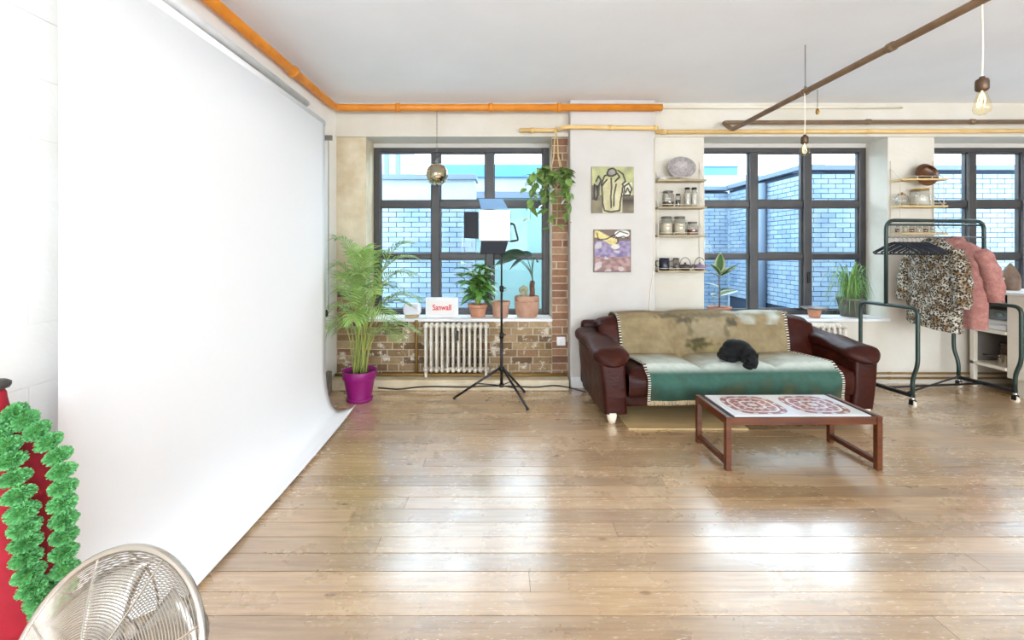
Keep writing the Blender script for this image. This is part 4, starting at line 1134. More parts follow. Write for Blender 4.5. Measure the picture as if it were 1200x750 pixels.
# ================================================================ RADIATOR, SOCKET, SIGN, CLOCK
M['rad'] = mat('radiator_paint', rgb(232,226,214), .5, c2=rgb(212,202,186), scale=16)
def radiator(label, x0, n, sp, y, z0, z1):
    t = thing('column_radiator', label, 'radiator', (x0, y, z0), 0)
    h = z1-z0
    for k in range(n):
        x = k*sp; m = MB()
        for dy in (-.055, 0, .055):
            m.tube([(x, dy, .035), (x, dy, h-.035)], .0125, 8)
        m.ell((x,0,.03), (.024,.078,.034), None, 12, 8); m.ell((x,0,h-.03), (.024,.078,.034), None, 12, 8)
        m.build('radiator_column', M['rad'], t, smooth=True)
    MB().tube([(-.03,0,.03), ((n-1)*sp+.03,0,.03)], .016, 8).build('lower_header', M['rad'], t, smooth=True)
    MB().tube([(-.03,0,h-.03), ((n-1)*sp+.03,0,h-.03)], .016, 8).build('upper_header', M['rad'], t, smooth=True)
    for x in (0, (n-1)*sp): MB().box(x-.012, x+.012, -.03, .03, -(z0-.105), .01).build('foot', M['rad'], t)
    return t
rd = radiator('cream cast iron column radiator on the bare brick wall', -.752, 12, .0548, 4.595, .155, .645)
MB().box(.31, .335, -.095, -.078, .33, .43).build('bleed_key', M['black'], rd, bevel=.004)
radiator('cream column radiator mostly hidden behind the sofa', 3.10, 7, .055, 4.60, .155, .645)
so = thing('wall_socket', 'white wall socket on the brick strip beside the pier', 'socket', (.62, 4.714, .44))
MB().box(-.045, .045, -.018, 0.0, -.045, .045).build('plate', M['white_plastic'], so, bevel=.006, seg=3)
MB().box(-.012, .012, -.024, -.016, -.02, .02).build('switch', M['sill'], so, bevel=.002)
# sign
sg = thing('lettered_sign', 'white framed light box sign with red lettering on the first sill', 'sign', (at(518, 373, 4.80).x, 4.80, SZ), .04)
MB().box(-.17, .17, 0, .05, 0, .205).build('box', M['white_plastic'], sg, bevel=.006)
fr_ = MB(); fr_.box(-.17,.17,-.012,0,0,.03); fr_.box(-.17,.17,-.012,0,.175,.205); fr_.box(-.17,-.135,-.012,0,.03,.175); fr_.box(.135,.17,-.012,0,.03,.175)
fr_.build('frame', M['sill'], sg)
MB().box(-.135, .135, -.004, -.001, .03, .175).build('panel', mat('sign_panel', rgb(232,226,222), .4), sg)
tc = bpy.data.curves.new('lettering', 'FONT'); tc.body = 'Sanwall'; tc.size = .082; tc.extrude = .003; tc.offset = .0014; tc.align_x = 'CENTER'; tc.align_y = 'CENTER'
to = bpy.data.objects.new('lettering_curve', tc); COL.objects.link(to)
dg = bpy.context.evaluated_depsgraph_get(); lme = bpy.data.meshes.new_from_object(to.evaluated_get(dg))
bpy.data.objects.remove(to, do_unlink=True)
lo = bpy.data.objects.new('lettering', lme); COL.objects.link(lo); lo.parent = sg
lme.materials.clear(); lme.materials.append(mat('red_lettering', rgb(222,42,58), .4))
lo.location = (0, -.006, .10); lo.rotation_euler = (PI/2, 0, 0); lo.scale = (.82, 1, 1)
# rounded white radio clock
ck = thing('white_clock_radio', 'rounded white clock radio on a wooden foot on the first sill', 'radio', (at(483, 373, 4.80).x, 4.80, SZ))
MB().box(-.092, .092, -.04, .05, .022, .152).build('case', M['white_plastic'], ck, bevel=.038, seg=6)
MB().box(-.07, .07, -.03, .04, 0, .024).build('foot', M['wood_pale'], ck, bevel=.004)
MB().box(-.065, .065, -.0415, -.0395, .05, .125).build('front', mat('clock_front', rgb(226,226,236), .3), ck, bevel=.0005)

# ================================================================ STUDIO LIGHT ON STAND
ls = thing('studio_light', 'studio light with black barn doors on a black tripod stand', 'studio light', (.006, 4.20, 0))
z = 0
MB().tube([(0,0,.13), (0,0,.62)], .0135, 12).build('lower_tube', M['black'], ls, smooth=True)
MB().tube([(0,0,.60), (0,0,1.05)], .0105, 12).build('middle_tube', M['black'], ls, smooth=True)
MB().tube([(0,0,1.03), (0,0,1.46)], .008, 12).build('upper_tube', M['black'], ls, smooth=True)
for zz in (.60, 1.03): 
    c_ = MB(); c_.tube([(0,0,zz-.03), (0,0,zz+.02)], .020, 12); c_.tube([(0,0,zz), (.04,0,zz)], .006, 8); c_.build('collar', M['black'], ls, smooth=True)
MB().tube([(0,0,.27), (0,0,.31)], .026, 12).build('hub', M['black'], ls, smooth=True)
MB().tube([(0,0,.12), (0,0,.15)], .020, 12).build('brace_hub', M['black'], ls, smooth=True)
for fx, fy in ((-.44, .02), (.225, -.27), (.22, .22)):
    d = Vector((fx, fy, 0)); dn = d.normalized()
    lg_ = MB().tube([dn*.02 + Vector((0,0,.29)), d + Vector((0,0,.012))], .0105, 8).build('leg', M['black'], ls, smooth=True)
    MB().tube([dn*.015 + Vector((0,0,.135)), d*.50 + Vector((0,0,.150))], .005, 6).build('brace', M['black'], ls, smooth=True)
    MB().tube([d*.97 + Vector((0,0,.016)), d*1.01 + Vector((0,0,.006))], .0135, 8).build('rubber_foot', M['black'], lg_, smooth=True)
hx, hz = -.062, 1.60
hs_ = MB().box(hx-.142, hx+.142, -.13, .16, hz-.142, hz+.142).build('housing', M['black_fabric'], ls, bevel=.02, seg=3)
M['diff'] = emit_mat('lamp_diffuser', (1,.99,.97,1), .9)  # glow added to make the white diffuser read pure white
MB().box(hx-.136, hx+.136, -.142, -.128, hz-.136, hz+.136).build('diffuser', M['diff'], hs_, bevel=.014, seg=3)
def flap(p, q, r, s, m=None): 
    f_ = MB().add([p, q, r, s], [(0,1,2,3)]); f_.build('barn_door', m or M['black_fabric'], hs_, solid=.008)
flap((hx-.146,-.13,hz-.12), (hx-.146,-.13,hz+.12), (hx-.27,-.17,hz+.115), (hx-.27,-.17,hz-.115))
flap((hx-.12,-.13,hz-.146), (hx+.12,-.13,hz-.146), (hx+.09,-.15,hz-.255), (hx-.13,-.15,hz-.255))
flap((hx-.12,-.13,hz+.146), (hx+.12,-.13,hz+.146), (hx+.07,-.15,hz+.235), (hx-.14,-.15,hz+.235), mat('blue_flap', rgb(110,150,190), .5))
hd = MB(); hd.tube(rpath([(hx+.142,.0,hz+.02), (hx+.175,-.02,hz+.02), (hx+.215,-.04,hz-.13), (hx+.14,-.02,hz-.142)], .02), .009, 8); hd.build('handle', M['black'], ls, smooth=True)
yk = MB(); yk.tube([(0,0,1.44), (0,0,hz-.14)], .016, 10); yk.build('yoke', M['black'], ls, smooth=True)

# ================================================================ PICTURES
def painting(name, label, px0, py0, px1, py1, fn, nu=60, nv=66):
    Y = 4.555; a, b_ = at(px0, py1, Y), at(px1, py0, Y)
    t = thing(name, label, 'painting', ((a.x+b_.x)/2, 4.58, a.z))
    w, h = b_.x-a.x, b_.z-a.z
    MB().box(-w/2, w/2, -.022, -.001, 0, h).build('canvas', mat('canvas_edge', rgb(150,140,110), .8), t, bevel=.002)
    MB().grid(lambda u, v: Vector(((u-.5)*w*.996, -.0235, v*h*.998+.0005)), nu, nv, False, fn).build('painted_face', attr_mat('paint', .6, .4, 180, .10, 60), t)
    return t
def seg_d(p, a, b_):
    a, b_ = Vector(a), Vector(b_); d = b_-a; t = max(0, min(1, (p-a).dot(d)/d.length_squared)); return (p-(a+d*t)).length
def poly_d(p, pts): return min(seg_d(p, a, b_) for a, b_ in zip(pts, pts[1:]))
L1 = [[(.30,.05),(.26,.20),(.25,.40),(.24,.58),(.30,.66),(.36,.72)], [(.66,.05),(.68,.25),(.72,.45),(.74,.60)], [(.30,.05),(.45,.02),(.66,.05)],
      [(.46,.12),(.45,.35),(.47,.55),(.46,.75)], [(.52,.15),(.53,.40),(.58,.62)], [(.06,.30),(.10,.28),(.15,.40),(.13,.55),(.06,.62),(.05,.45),(.06,.30)],
      [(.14,.55),(.22,.70),(.16,.80),(.10,.68)], [(.72,.62),(.80,.68),(.74,.84),(.62,.92)], [(.76,.38),(.90,.38),(.95,.52),(.88,.64),(.78,.58),(.76,.38)], [(.55,.68),(.66,.78),(.60,.86)], [(.80,.44),(.85,.54),(.90,.44)],
      [(.36,.86),(.40,.94),(.50,.97),(.58,.92),(.58,.84),(.50,.80),(.40,.80),(.36,.86)], [(.22,.60),(.30,.80),(.36,.82)]]
def paint1(u, v):
    p = Vector((u, v)); n_ = noise.noise(Vector((u*5, v*5, .3)))
    c = mixc(rgb(186,186,128), rgb(150,148,112), .5+n_) if v > .38 else mixc(rgb(112,100,80), rgb(136,124,98), .5+n_)
    if v < .38 and u > .66: c = mixc(rgb(60,48,40), c, max(0, abs(v-.26)*6))
    if .26 < u < .72 and v < .72: c = mixc(rgb(206,198,160), rgb(180,170,128), .5+n_)
    if .70 < u < .96 and .38 < v < .66: c = rgb(214,206,176)
    if math.hypot(u-.47, v-.88) < .10: c = mixc(rgb(150,140,130), rgb(104,96,90), .5+n_*1.5)
    if u < .20 and .28 < v < .60: c = mixc(rgb(130,120,98), rgb(80,70,60), .5+n_)
    d = min(poly_d(p, [Vector(q) for q in l]) for l in L1)
    return mixc(rgb(34,26,24), c, (d-.012)/.012)
painting('flower_painting', 'ochre painting of flowers in a vase outlined in black', 693.5, 195.3, 743, 249.5, paint1)
def paint2(u, v):
    n_ = noise.noise(Vector((u*4, v*6, 4.1))); n2 = noise.noise(Vector((u*9, v*12, 2.2)))
    c = rgb(112,92,80)
    if v < .74: c = mixc(rgb(112,96,140), rgb(160,146,170), .5 + n2)
    if v < .36: c = mixc(rgb(176,138,132), rgb(132,104,100), .5 + n2*1.3)
    if n_ > .22 and v < .7: c = mixc(c, rgb(204,196,196), .7)
    yw = .86 - .25*(u-.15)**2
    if abs(v - (.80 + .10*math.cos(u*5))) < .085 and u < .62: c = mixc(rgb(222,206,140), rgb(196,178,110), .5 + n2)
    if math.hypot((u-.76)/.20, (v-.90)/.09) < 1: c = rgb(226,224,212)
    for l in ([(.55,.86),(.70,.96),(.92,.90)], [(.60,.80),(.80,.84),(.92,.80)], [(.56,.62),(.66,.72),(.62,.82)], [(.08,.92),(.12,.76),(.35,.78),(.55,.88)]):
        d = poly_d(Vector((u, v)), [Vector(q) for q in l])
        c = mixc(rgb(40,34,38), c, (d-.008)/.012)
    if math.hypot((u-.58)/.12, (v-.60)/.06) < 1: c = rgb(212,204,188)
    e = min(u, 1-u, v, 1-v)
    return mixc(rgb(98,80,66), c, e/.035)
painting('abstract_painting', 'purple and pink abstract painting hanging below the flower painting', 696, 269, 739.5, 319, paint2)

# ================================================================ WALL SHELVES
M['shelf_wood'] = mat('shelf_wood', rgb(178,160,124), .55, c2=rgb(160,140,104), scale=5, stretch=(1,12,12))
M['shelf_pale'] = mat('shelf_pale_wood', rgb(216,188,134), .55, c2=rgb(202,172,116), scale=5, stretch=(1,12,12))
M['wire'] = mat('shelf_wire', rgb(206,196,176), .4, .2)
def shelf_unit(label, x0, x1, zs, m, ytop):
    t = thing('wall_shelves', label, 'shelf', (x0, 4.718, zs[-1]))
    for z in zs:
        MB().box(x0, x1, 4.565, 4.705, z-.018, z).build('shelf_board', M[m], t, bevel=.002, off=True)
        g = MB()
        g.tube([(x0+.02, 4.568, z+.022), (x1-.02, 4.568, z+.022)], .0028, 6)
        for x in (x0+.16, x1-.16): g.tube([(x, 4.568, z), (x, 4.568, z+.022)], .003, 5)
        g.build('guard_rail', M['wire'], t, off=True)
    for x in (x0+.012, x1-.012):
        g = MB()
        for y_ in (4.60, 4.712): g.tube([(x, y_, zs[-1]-.02), (x, y_, ytop if y_ > 4.7 else zs[0]+.0)], .0032, 6)
        for z in zs: g.tube([(x, 4.60, z), (x, 4.712, z + .12)], .0028, 5); 
        g.build('side_ladder', M['wire'], t, off=True)
    return t
def sz(py, Y=4.60): return H - (py-CY)/F*Y
Z1 = [sz(210.5), sz(242.5), sz(275.5), sz(317)]
s1_ = shelf_unit('four-tier wire and wood wall shelves between pier and second window', 1.572, 2.06, Z1, 'shelf_wood', Z1[0]+.2)
Z2 = [sz(209.5), sz(241), sz(273)]
s2_ = shelf_unit('pale three-tier wall shelves between the second and third windows', 4.01, 4.475, Z2, 'shelf_pale', Z2[0]+.2)
YS = 4.635
def sx(px): return (px-CX)/F*YS
def jar(label, px, z, r, h, fill=None, fm=None, lid=None, group=None):
    t = thing('glass_jar', label, 'jar', (sx(px), YS, z+.0005), 0, group)
    MB().lathe([(0,.0), (r*.94,.0), (r,.006), (r,h*.74), (r*.80,h*.84), (r*.80,h*.9), (r*.76,h*.9), (r*.76,h*.84), (r*.94,h*.74), (r*.94,.01), (0,.008)], 24).build('glass', M['jar_glass'], t, smooth=True)
    if fill: MB().lathe([(0,.009), (r*.90,.010), (r*.90,h*fill), (0,h*fill+.004)], 20).build('contents', fm, t, smooth=True)
    MB().lathe([(0,h*.9), (r*.84,h*.9), (r*.84,h*.985), (r*.7,h), (0,h)], 24).build('lid', lid or M['grey_metal'], t, smooth=True)
    return t
flour = mat('flour', rgb(232,226,212), .9); pasta = mat('oats', rgb(214,196,160), .9, c2=rgb(236,228,208), scale=120)
spice = mat('red_spice', rgb(120,52,36), .9, c2=rgb(150,76,50), scale=150); nuts = mat('dark_beans', rgb(64,44,36), .8, c2=rgb(110,84,66), scale=90)
# top shelf: ribbed glass platter on edge
gp = thing('glass_platter', 'oval ribbed glass platter standing on the top shelf by the pier', 'platter', (sx(797), YS+.02, Z1[0]+.0005))
pm = Matrix.Rotation(math.radians(80), 3, 'X')
M['smoky'] = mat('pressed_glass', rgb(150,142,140), .4, c2=rgb(186,178,176), scale=36, spec=.4)
pr = MB().lathe([(0,.0), (.5,.0), (.56,.02), (.80,.03), (1.0,.05), (1.0,.058), (.78,.042), (.52,.032), (.0,.012)], 40, (0,-.01,.112), pm, .142, .112)
for v in pr.v: pass
pr.build('dish', M['smoky'], gp, smooth=True)
rbm = MB()
for k in range(36):
    a = 2*PI*k/36
    rbm.tube([Vector((0,-.01,.112)) + pm @ Vector((.142*q*math.cos(a), .112*q*math.sin(a), .045 + .012*q)) for q in (.62, .8, .96)], .003, 4)
o_ = rbm.build('ribs', M['smoky'], gp); o_['kind'] = 'stuff'
gd = thing('small_dish', 'shallow white dish beside the ribbed glass platter', 'dish', (sx(777), YS, Z1[0]+.0005))
MB().lathe([(0,0), (.025,0), (.05,.03), (.046,.03), (.022,.006), (0,.006)], 20).build('bowl', M['white_plastic'], gd, smooth=True)
# second shelf
jar('squat glass jar of flour and beans on the second shelf by the pier', 783, Z1[1], .058, .165, .32, nuts)
jar('small glass spice jar between squat jar and glass canisters', 794.5, Z1[1], .026, .135, .55, nuts, M['black'])
jar('tall narrow black-lidded glass canister standing next to the small spice jar', 805.5, Z1[1], .030, .20, .7, flour, M['black'])
jar('tall narrow black-lidded glass canister at the window end of the second shelf', 813.5, Z1[1], .030, .20, .7, flour, M['black'])
# third shelf
jar('big glass jar of oats at the pier end of third shelf', 781, Z1[2], .062, .19, .62, pasta)
jar('big glass jar of oats in the middle of the third shelf', 796.5, Z1[2], .062, .19, .62, pasta)
jar('low glass jar half full of red spice on third shelf', 811.5, Z1[2], .055, .135, .42, spice)
# bottom shelf
def mug(label, px, r, h, col):
    t = thing('mug', label, 'mug', (sx(px), YS, Z1[3]+.0005))
    MB().lathe([(0,0), (r*.9,0), (r,.008), (r,h), (r*.92,h), (r*.9,.012), (0,.01)], 24).build('cup', col, t, smooth=True)
    MB().tube([Vector((-r + .003, 0, h*.78)), Vector((-r-.035, 0, h*.74)), Vector((-r-.04, 0, h*.4)), Vector((-r+.003, 0, h*.25))], .006, 8).build('handle', col, t, smooth=True)
mug('black mug at the pier end of the bottom wall shelf', 778.5, .050, .125, mat('black_glaze', rgb(36,38,52), .2))
mug('dark brown patterned mug on the bottom wall shelf', 792.5, .030, .125, mat('brown_glaze', rgb(54,40,38), .25, c2=rgb(150,140,130), scale=22))
def teapot(label, px, col):
    t = thing('small_teapot', label, 'teapot', (sx(px), YS, Z1[3]+.0005))
    MB().lathe([(0,0), (.035,0), (.056,.02), (.058,.036), (.044,.055), (.018,.062), (0,.062)], 24).build('body', col, t, smooth=True)
    MB().lathe([(0,.060), (.012,.062), (.01,.07), (.012,.078), (0,.082)], 12).build('lid_knob', col, t, smooth=True)
    MB().tube([(.05,0,.03), (.072,0,.045), (.082,0,.06)], [.012,.009,.006], 8).build('spout', col, t, smooth=True)
    MB().tube([(math.cos(a)*.056, 0, .045 + math.sin(a)*.085) for a in [PI*i/12 for i in range(13)]], .0035, 6).build('hoop_handle', M['bronze_dark'], t, smooth=True)
teapot('small dark cast iron teapot with hoop handle on bottom wall shelf', 803, mat('iron_glaze', rgb(70,58,54), .5))
teapot('small mauve teapot with hoop handle on bottom wall shelf', 820, mat('mauve_glaze', rgb(126,106,128), .4))

# second shelf unit's things
YS2 = 4.63
wb_ = thing('wooden_bowl', 'round dark wooden bowl standing on its edge on the pale shelves', 'bowl', ((1084-CX)/F*YS2, YS2+.0, Z2[0]+.0005))
wm = Matrix.Rotation(math.radians(98), 3, 'X') @ Matrix.Rotation(0, 3, 'Z') 
MB().lathe([(0,.0), (.45,.0), (.85,.25), (1.0,.52), (.95,.54), (.8,.32), (.42,.08), (0,.06)], 36, (0,.03,.105), wm, .115, .104).build('bowl', mat('dark_wood', rgb(64,36,14), .3, c2=rgb(104,62,26), scale=4, stretch=(1,6,1)), wb_, smooth=True)
for v in wb_.children[0].data.vertices: v.co.y = .03 + (v.co.y-.03)*.115
tpt = thing('glass_teapot', 'glass teapot with brass lid on the middle pale shelf', 'teapot', ((1057-CX)/F*YS2, YS2, Z2[1]+.0005))
MB().lathe([(0,0), (.04,0), (.058,.03), (.06,.06), (.045,.10), (.03,.11), (.028,.11), (.043,.098), (.056,.06), (.05,.03), (0,.006)], 24).build('glass', M['jar_glass'], tpt, smooth=True)
MB().lathe([(0,.111), (.034,.111), (.034,.118), (.01,.124), (.01,.135), (0,.137)], 18).build('lid', M['brass'], tpt, smooth=True)
MB().tube([(-.05,0,.09), (-.085,0,.085), (-.085,0,.035), (-.055,0,.03)], .005, 6).build('handle', M['jar_glass'], tpt, smooth=True)
cn = thing('glass_canister', 'wide glass canister with brass rim on the middle pale shelf', 'jar', ((1078-CX)/F*YS2, YS2, Z2[1]+.0005))
MB().lathe([(0,0), (.078,0), (.082,.006), (.082,.14), (.07,.155), (.066,.155), (.076,.138), (.076,.012), (0,.008)], 28).build('glass', M['jar_glass'], cn, smooth=True)
MB().lathe([(0,.156), (.075,.156), (.075,.17), (.03,.174), (0,.175)], 24).build('lid', M['brass'], cn, smooth=True)
MB().lathe([(0,.010), (.07,.010), (.07,.085), (0,.09)], 20).build('contents', flour, cn, smooth=True)
for k in range(6):
    px = 1052 + k*8.2
    jar('little spice jar with black lid in the row on the lowest pale shelf', px, Z2[2], .022, .085, .5, pasta if k % 2 else spice, M['black'], 'spice jars on the lowest pale shelf').location = ((px-CX)/F*YS2, YS2, Z2[2]+.0005)

# ================================================================ CLOTHES RACK
RA = math.atan2(.13, 1.04); RO = Vector((3.56, 4.22, 0)); RL = 1.05
rack = thing('clothes_rack', 'dark green steel clothes rack on castors beside the sofa', 'clothes rack', RO, RA)
M['rack'] = mat('dark_green_steel', rgb(52,66,60), .35, .4)
RT = .0165
def rack_pt(x, y, z): return RO + Matrix.Rotation(RA, 3, 'Z') @ Vector((x, y, z))
MB().tube(rpath([(0,0,.87), (0,0,1.655), (RL,0,1.655), (RL,0,.87)], .09, 8), RT, 10).build('top_hoop', M['rack'], rack, smooth=True)
MB().tube([(.0,.0,1.615), (RL,0,1.615)], .010, 8).build('upper_bar', M['rack'], rack, smooth=True)
MB().tube([(0,0,1.50), (RL,0,1.50)], .008, 8).build('hanging_rail', M['grey_metal'], rack, smooth=True)
for x in (0, RL):
    MB().tube(rpath([(x,-.24,.10), (x,-.24,.26), (x-.0,-.285,.38), (x,-.285,.875), (x,.26,.875), (x,.26,.38), (x,.215,.26), (x,.215,.10)], .07, 6), RT, 10).build('side_frame', M['rack'], rack, smooth=True)
    MB().box(x-.018, x+.018, -.25, .225, .095, .125).build('base_bar', M['black'], rack, bevel=.003)
    for y in (-.24, .215):
        g = MB(); g.lathe([(0,.068), (.018,.07), (.018,.096), (0,.096)], 12, (x, y, 0)); cs_ = g.build('castor_stem', M['chrome'], rack, smooth=True)
        MB().tube([(x-.011, y, .033), (x+.011, y, .033)], .0325, 18).build('castor_wheel', M['cream_pipe'], cs_, smooth=True)
        f_ = MB(); f_.box(x-.018, x-.013, y-.018, y+.018, .03, .072); f_.box(x+.013, x+.018, y-.018, y+.018, .03, .072); f_.box(x-.018, x+.018, y-.018, y+.018, .068, .074); f_.build('castor_fork', M['black'], cs_)
MB().tube([(0,.0,.11), (RL,-.0,.11)], .011, 8).build('base_stretcher', M['black'], rack, smooth=True)
MB().tube([(0,-.20,.125), (RL,.20,.125)], .008, 8).build('diagonal_brace', M['black'], rack, smooth=True)

# hangers: contoured black velvet hangers, edge on to the rail
def hanger_mesh():
    m = MB()
    m.tube(rpath([(0,-.215,-.135), (0,-.03,-.045), (0,.03,-.045), (0,.215,-.135)], .05), [.0085]*14, 8)
    m.tube([(0,-.215,-.135), (0,-.2,-.15), (0,.2,-.15), (0,.215,-.135)], .0065, 8)
    return m
hm = hanger_mesh().mesh('hanger_frame', None, True); hm.materials.append(M['black_fabric'])
hk = MB().tube([(0,0,-.045), (0,0,-.012), (0,.014,-.004), (0,.018,.008), (0,.012,.017), (0,0,.0185), (0,-.011,.014)], .0022, 6).mesh('hook', None, True); hk.materials.append(M['chrome'])
for k in range(8):
    x = .09 + k*.046
    h_ = thing('coat_hanger', 'empty black velvet hanger beside the leopard coat on the rack', 'hanger', rack_pt(x, 0, 1.4925), RA + RND.uniform(-.12, .12), 'empty hangers on the clothes rack')
    inst('frame', hm, None, h_); inst('hook', hk, None, h_)

def coat(name, label, x, m_, L, hw, dep, sleeve, collar, seed, ry, zt=1.47, lm_=None, hem=.0):
    t = thing(name, label, 'coat', rack_pt(x, 0, zt), RA + ry)
    rc = random.Random(seed)
    def bodyf(u, v):
        a = 2*PI*u; ca, sa = math.cos(a), math.sin(a)
        z = -L*v
        sh = min(1, (v/.12))**.55 if v < .12 else 1.0
        w = (.055 + (hw-.055)*sh)*(1 + .10*v); 
        if v < .12: z = -L*.12*(v/.12)**1.1
        d = (.030 + (dep-.03)*min(1, v/.2)**.7)*(1 + .25*v)
        rip = 1 + .10*math.sin(a*7 + seed)*min(1, v*1.3) + .05*math.sin(a*3 + v*5)
        return Vector((d*rip*math.copysign(abs(ca)**.8, ca), w*(1+.03*math.sin(v*7+a*2))*math.copysign(abs(sa)**.9, sa), z + (hem*sa*v)))
    MB().grid(bodyf, 56, 34, True).build('coat_body', m_, t, smooth=True)
    if lm_: MB().grid(lambda u, v: Vector((0,0,0)) + bodyf(u, v*.9+.1)*.93 + Vector((0,0,-.035)), 40, 12, True).build('lining', lm_, t, smooth=True)
    for s, (ey, ez, ex) in zip((-1, 1), sleeve):
        p0 = Vector((0, s*(hw-.035), -.095)); p2 = Vector((ex, s*ey, ez)); p1 = (p0+p2)/2 + Vector((.01, s*.045, .04))
        pts = bez(p0, p1, p2, 12)
        MB().tube(pts, [.055 + .016*math.sin(PI*i/12)**.5 + .006*math.sin(i*1.7+seed) for i in range(13)], 16).build('sleeve', m_, t, smooth=True)
    if collar:
        MB().tube([(.03*math.cos(a)-.0, .075*math.sin(a), -.012 + .02*math.cos(a)) for a in [2*PI*i/20 for i in range(20)]], .032, 10, True).build('collar', m_, t, smooth=True)
    h_ = MB().tube([(0,0,-.02), (0,0,.012), (0,.014,.018), (0,.018,.028), (0,.012,.038), (0,0,.041), (0,-.011,.036)], .0022, 6).build('hanger_hook', M['chrome'], t, smooth=True)
    return t
def leopard():
    t = NT('leopard_print'); p = t.pos((1,1,1), False)
    v = t.n('ShaderNodeTexVoronoi'); v.inputs['Scale'].default_value = 72; v.inputs['Randomness'].default_value = 1.0
    wv = t.noise(p, 44, 3); mxv = t.mix(.12, p, t.n('ShaderNodeTexNoise').outputs['Color']); t.l(p, v.inputs['Vector'])
    spots = t.ramp(v.outputs['Distance'], [(.50, (1,1,1,1)), (.60, (0,0,0,1))])
    gap = t.ramp(wv, [(.36, (0,0,0,1)), (.44, (1,1,1,1))])
    f = t.mix(1.0, spots, gap, 'MULTIPLY')
    base = t.ramp(t.noise(p, 14, 3), [(.40, rgb(200,192,176)), (.60, rgb(126,98,62))])
    t.bump(t.noise(p, 160, 3), .5, .006)
    return t.set(t.mix(f, base, rgb(38,30,24)), .85)
M['leopard'] = leopard()
M['pink_fur'] = mat('pink_teddy', rgb(170,112,104), .95, c2=rgb(192,138,128), scale=26, bump=.9, bscale=130, bdist=.012)
M['pink_lining'] = mat('pink_lining', rgb(200,134,124), .6)
coat('leopard_coat', 'leopard print coat with collar hanging on the clothes rack', .50, M['leopard'], .80, .225, .075, ((.265,-.60,-.02), (.275,-.58,-.02)), True, 2, -.06, 1.462, None, .03)
coat('pink_coat', 'fluffy pink teddy coat hanging behind the leopard coat', .70, M['pink_fur'], .80, .25, .075, ((.30,-.55,.05), (.26,-.56,0)), True, 5, .05, 1.47, None, .0)

# ================================================================ WHITE COUNTER WITH OPEN SHELVES
ct = thing('white_counter', 'white painted counter with open shelves under its top by third window', 'counter', (4.80, 4.0, 0))
M['counter'] = mat('counter_paint', rgb(238,230,214), .5, c2=rgb(230,220,202), scale=4)
MB().box(4.76, 6.3, 3.72, 4.665, .955, .985).build('worktop', M['sill'], ct, bevel=.004, off=True)
MB().box(4.80, 6.25, 3.78, 4.33, .17, .955).build('cabinet_body', M['counter'], ct, bevel=.004, off=True)
for k in range(2):
    dr_ = MB().box(4.83 + k*.705, 5.52 + k*.705, 3.762, 3.78, .20, .93).build('cabinet_door', M['counter'], ct, bevel=.004, off=True)
    MB().tube([(5.44 + k*.17, 3.745, .52), (5.44 + k*.17, 3.745, .64)], .006, 8).build('handle', M['grey_metal'], dr_, smooth=True, off=Vector(ct.location))
MB().box(4.84, 6.2, 3.84, 4.30, 0, .17).build('plinth', M['counter'], ct, off=True)
for z in (.26, .60): MB().box(4.78, 5.9, 4.33, 4.655, z-.03, z).build('shelf', M['counter'], ct, bevel=.003, off=True)
MB().box(4.78, 4.82, 4.615, 4.655, 0, .955).build('post', M['counter'], ct, bevel=.003, off=True)
MB().box(5.86, 5.9, 4.33, 4.655, 0, .955).build('end_panel', M['counter'], ct, off=True)
MB().box(4.82, 5.86, 4.636, 4.655, .26, .955).build('back_panel', mat('counter_back', rgb(120,112,104), .8), ct, off=True)
orn = thing('wooden_ornament', 'pointed dark wooden ornament on the white counter by the window', 'ornament', (5.02, 4.50, .9855))
MB().lathe([(0,0), (.062,0), (.072,.01), (.074,.10), (.066,.15), (.045,.20), (.02,.245), (.006,.265), (0,.268)], 24).build('body', mat('aged_wood', rgb(92,70,54), .5, c2=rgb(140,114,92), scale=10), orn, smooth=True)
MB().box(-.082, -.068, -.02, .02, .10, .125).build('knob', M['chrome'], orn, bevel=.003)
rs = random.Random(8)
M['clear_plastic'] = glass_mat('clear_plastic', (.90,.93,.95,1), 6.0, .12)
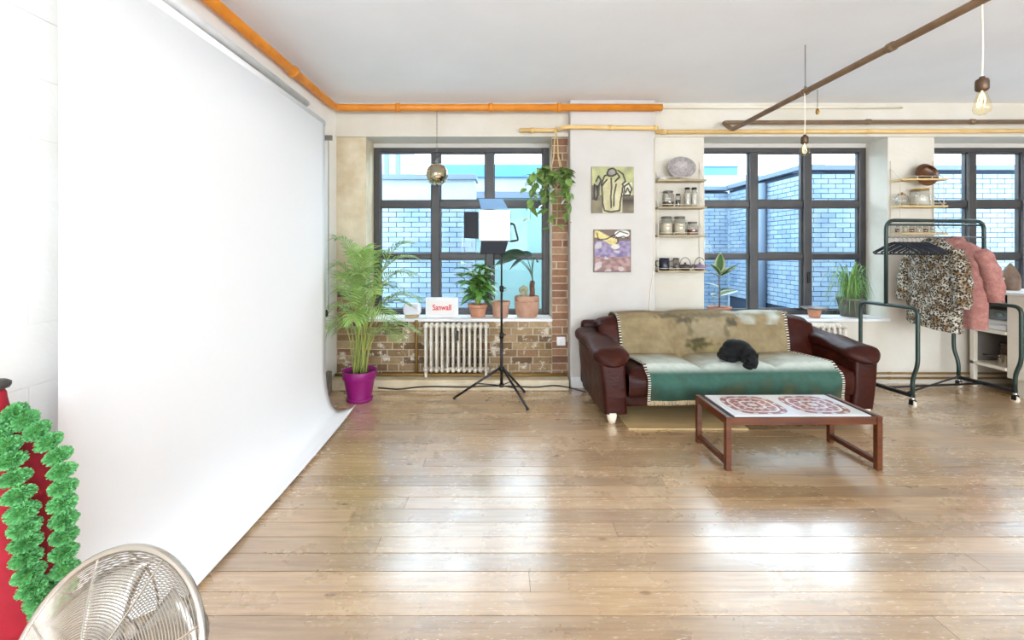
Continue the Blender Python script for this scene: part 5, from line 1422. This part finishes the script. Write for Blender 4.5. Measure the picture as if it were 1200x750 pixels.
for k, (w, h, y_, c) in enumerate(((.26,.05,4.49,'white_plastic'), (.22,.04,4.49,'sill'))):
    o_ = MB().box(-.12, .12, -.11, .11, 0, h).build('folded_cloth', M[c], None, bevel=.015, seg=3)
    o_.location = (4.96 + .02*k, y_, .6005 + .0505*k)
    tag(o_, ('wide white folded cloth on the upper counter shelf', 'smaller grey-white folded cloth topping the pile on the upper counter shelf')[k], 'cloth')
bsk = thing('storage_box', 'clear plastic box of dark oddments on the upper counter shelf', 'box', (4.99, 4.49, .692))
MB().box(-.11, .11, -.10, .10, 0, .10).build('box', M['clear_plastic'], bsk, bevel=.008)
for k in range(9):
    MB().ell((rs.uniform(-.07,.07), rs.uniform(-.06,.06), rs.uniform(.03,.07)), (rs.uniform(.02,.035), rs.uniform(.015,.03), .02), Matrix.Rotation(rs.uniform(0,3),3,'Z'), 10, 7).build('oddment', (M['black'], M['grey_metal'], M['dark_leaf'])[k % 3], bsk, smooth=True)
wk = thing('wicker_basket', 'dark woven basket on the lower counter shelf', 'basket', (5.16, 4.50, .2605))
wkm = MB()
for i in range(12):
    z = .008 + i*.016
    wkm.tube([(math.copysign(abs(math.cos(a))**.5, math.cos(a))*(.17 + .004*(i % 2)), math.copysign(abs(math.sin(a))**.5, math.sin(a))*(.09 + .003*(i % 2)), z + .003*math.sin(a*18 + i*PI)) for a in [2*PI*j/48 for j in range(48)]], .009, 6, True)
wkm.build('weave', mat('dark_wicker', rgb(88,70,58), .8, c2=rgb(120,100,84), scale=40), wk, smooth=True)
MB().box(-.16, .16, -.085, .085, .003, .012).build('bottom', M['trunk'], wk)
pt2 = thing('steel_pot', 'small steel saucepan in front of the basket on the lower shelf', 'saucepan', (4.87, 4.40, .2605))
MB().lathe([(0,0), (.052,0), (.056,.006), (.056,.10), (.060,.104), (.053,.104), (.052,.01), (0,.008)], 24).build('pan', M['chrome'], pt2, smooth=True)
MB().tube([(-.05,0,.085), (-.10,.05,.095), (-.13,.09,.098)], .006, 6).build('handle', M['black'], pt2, smooth=True)
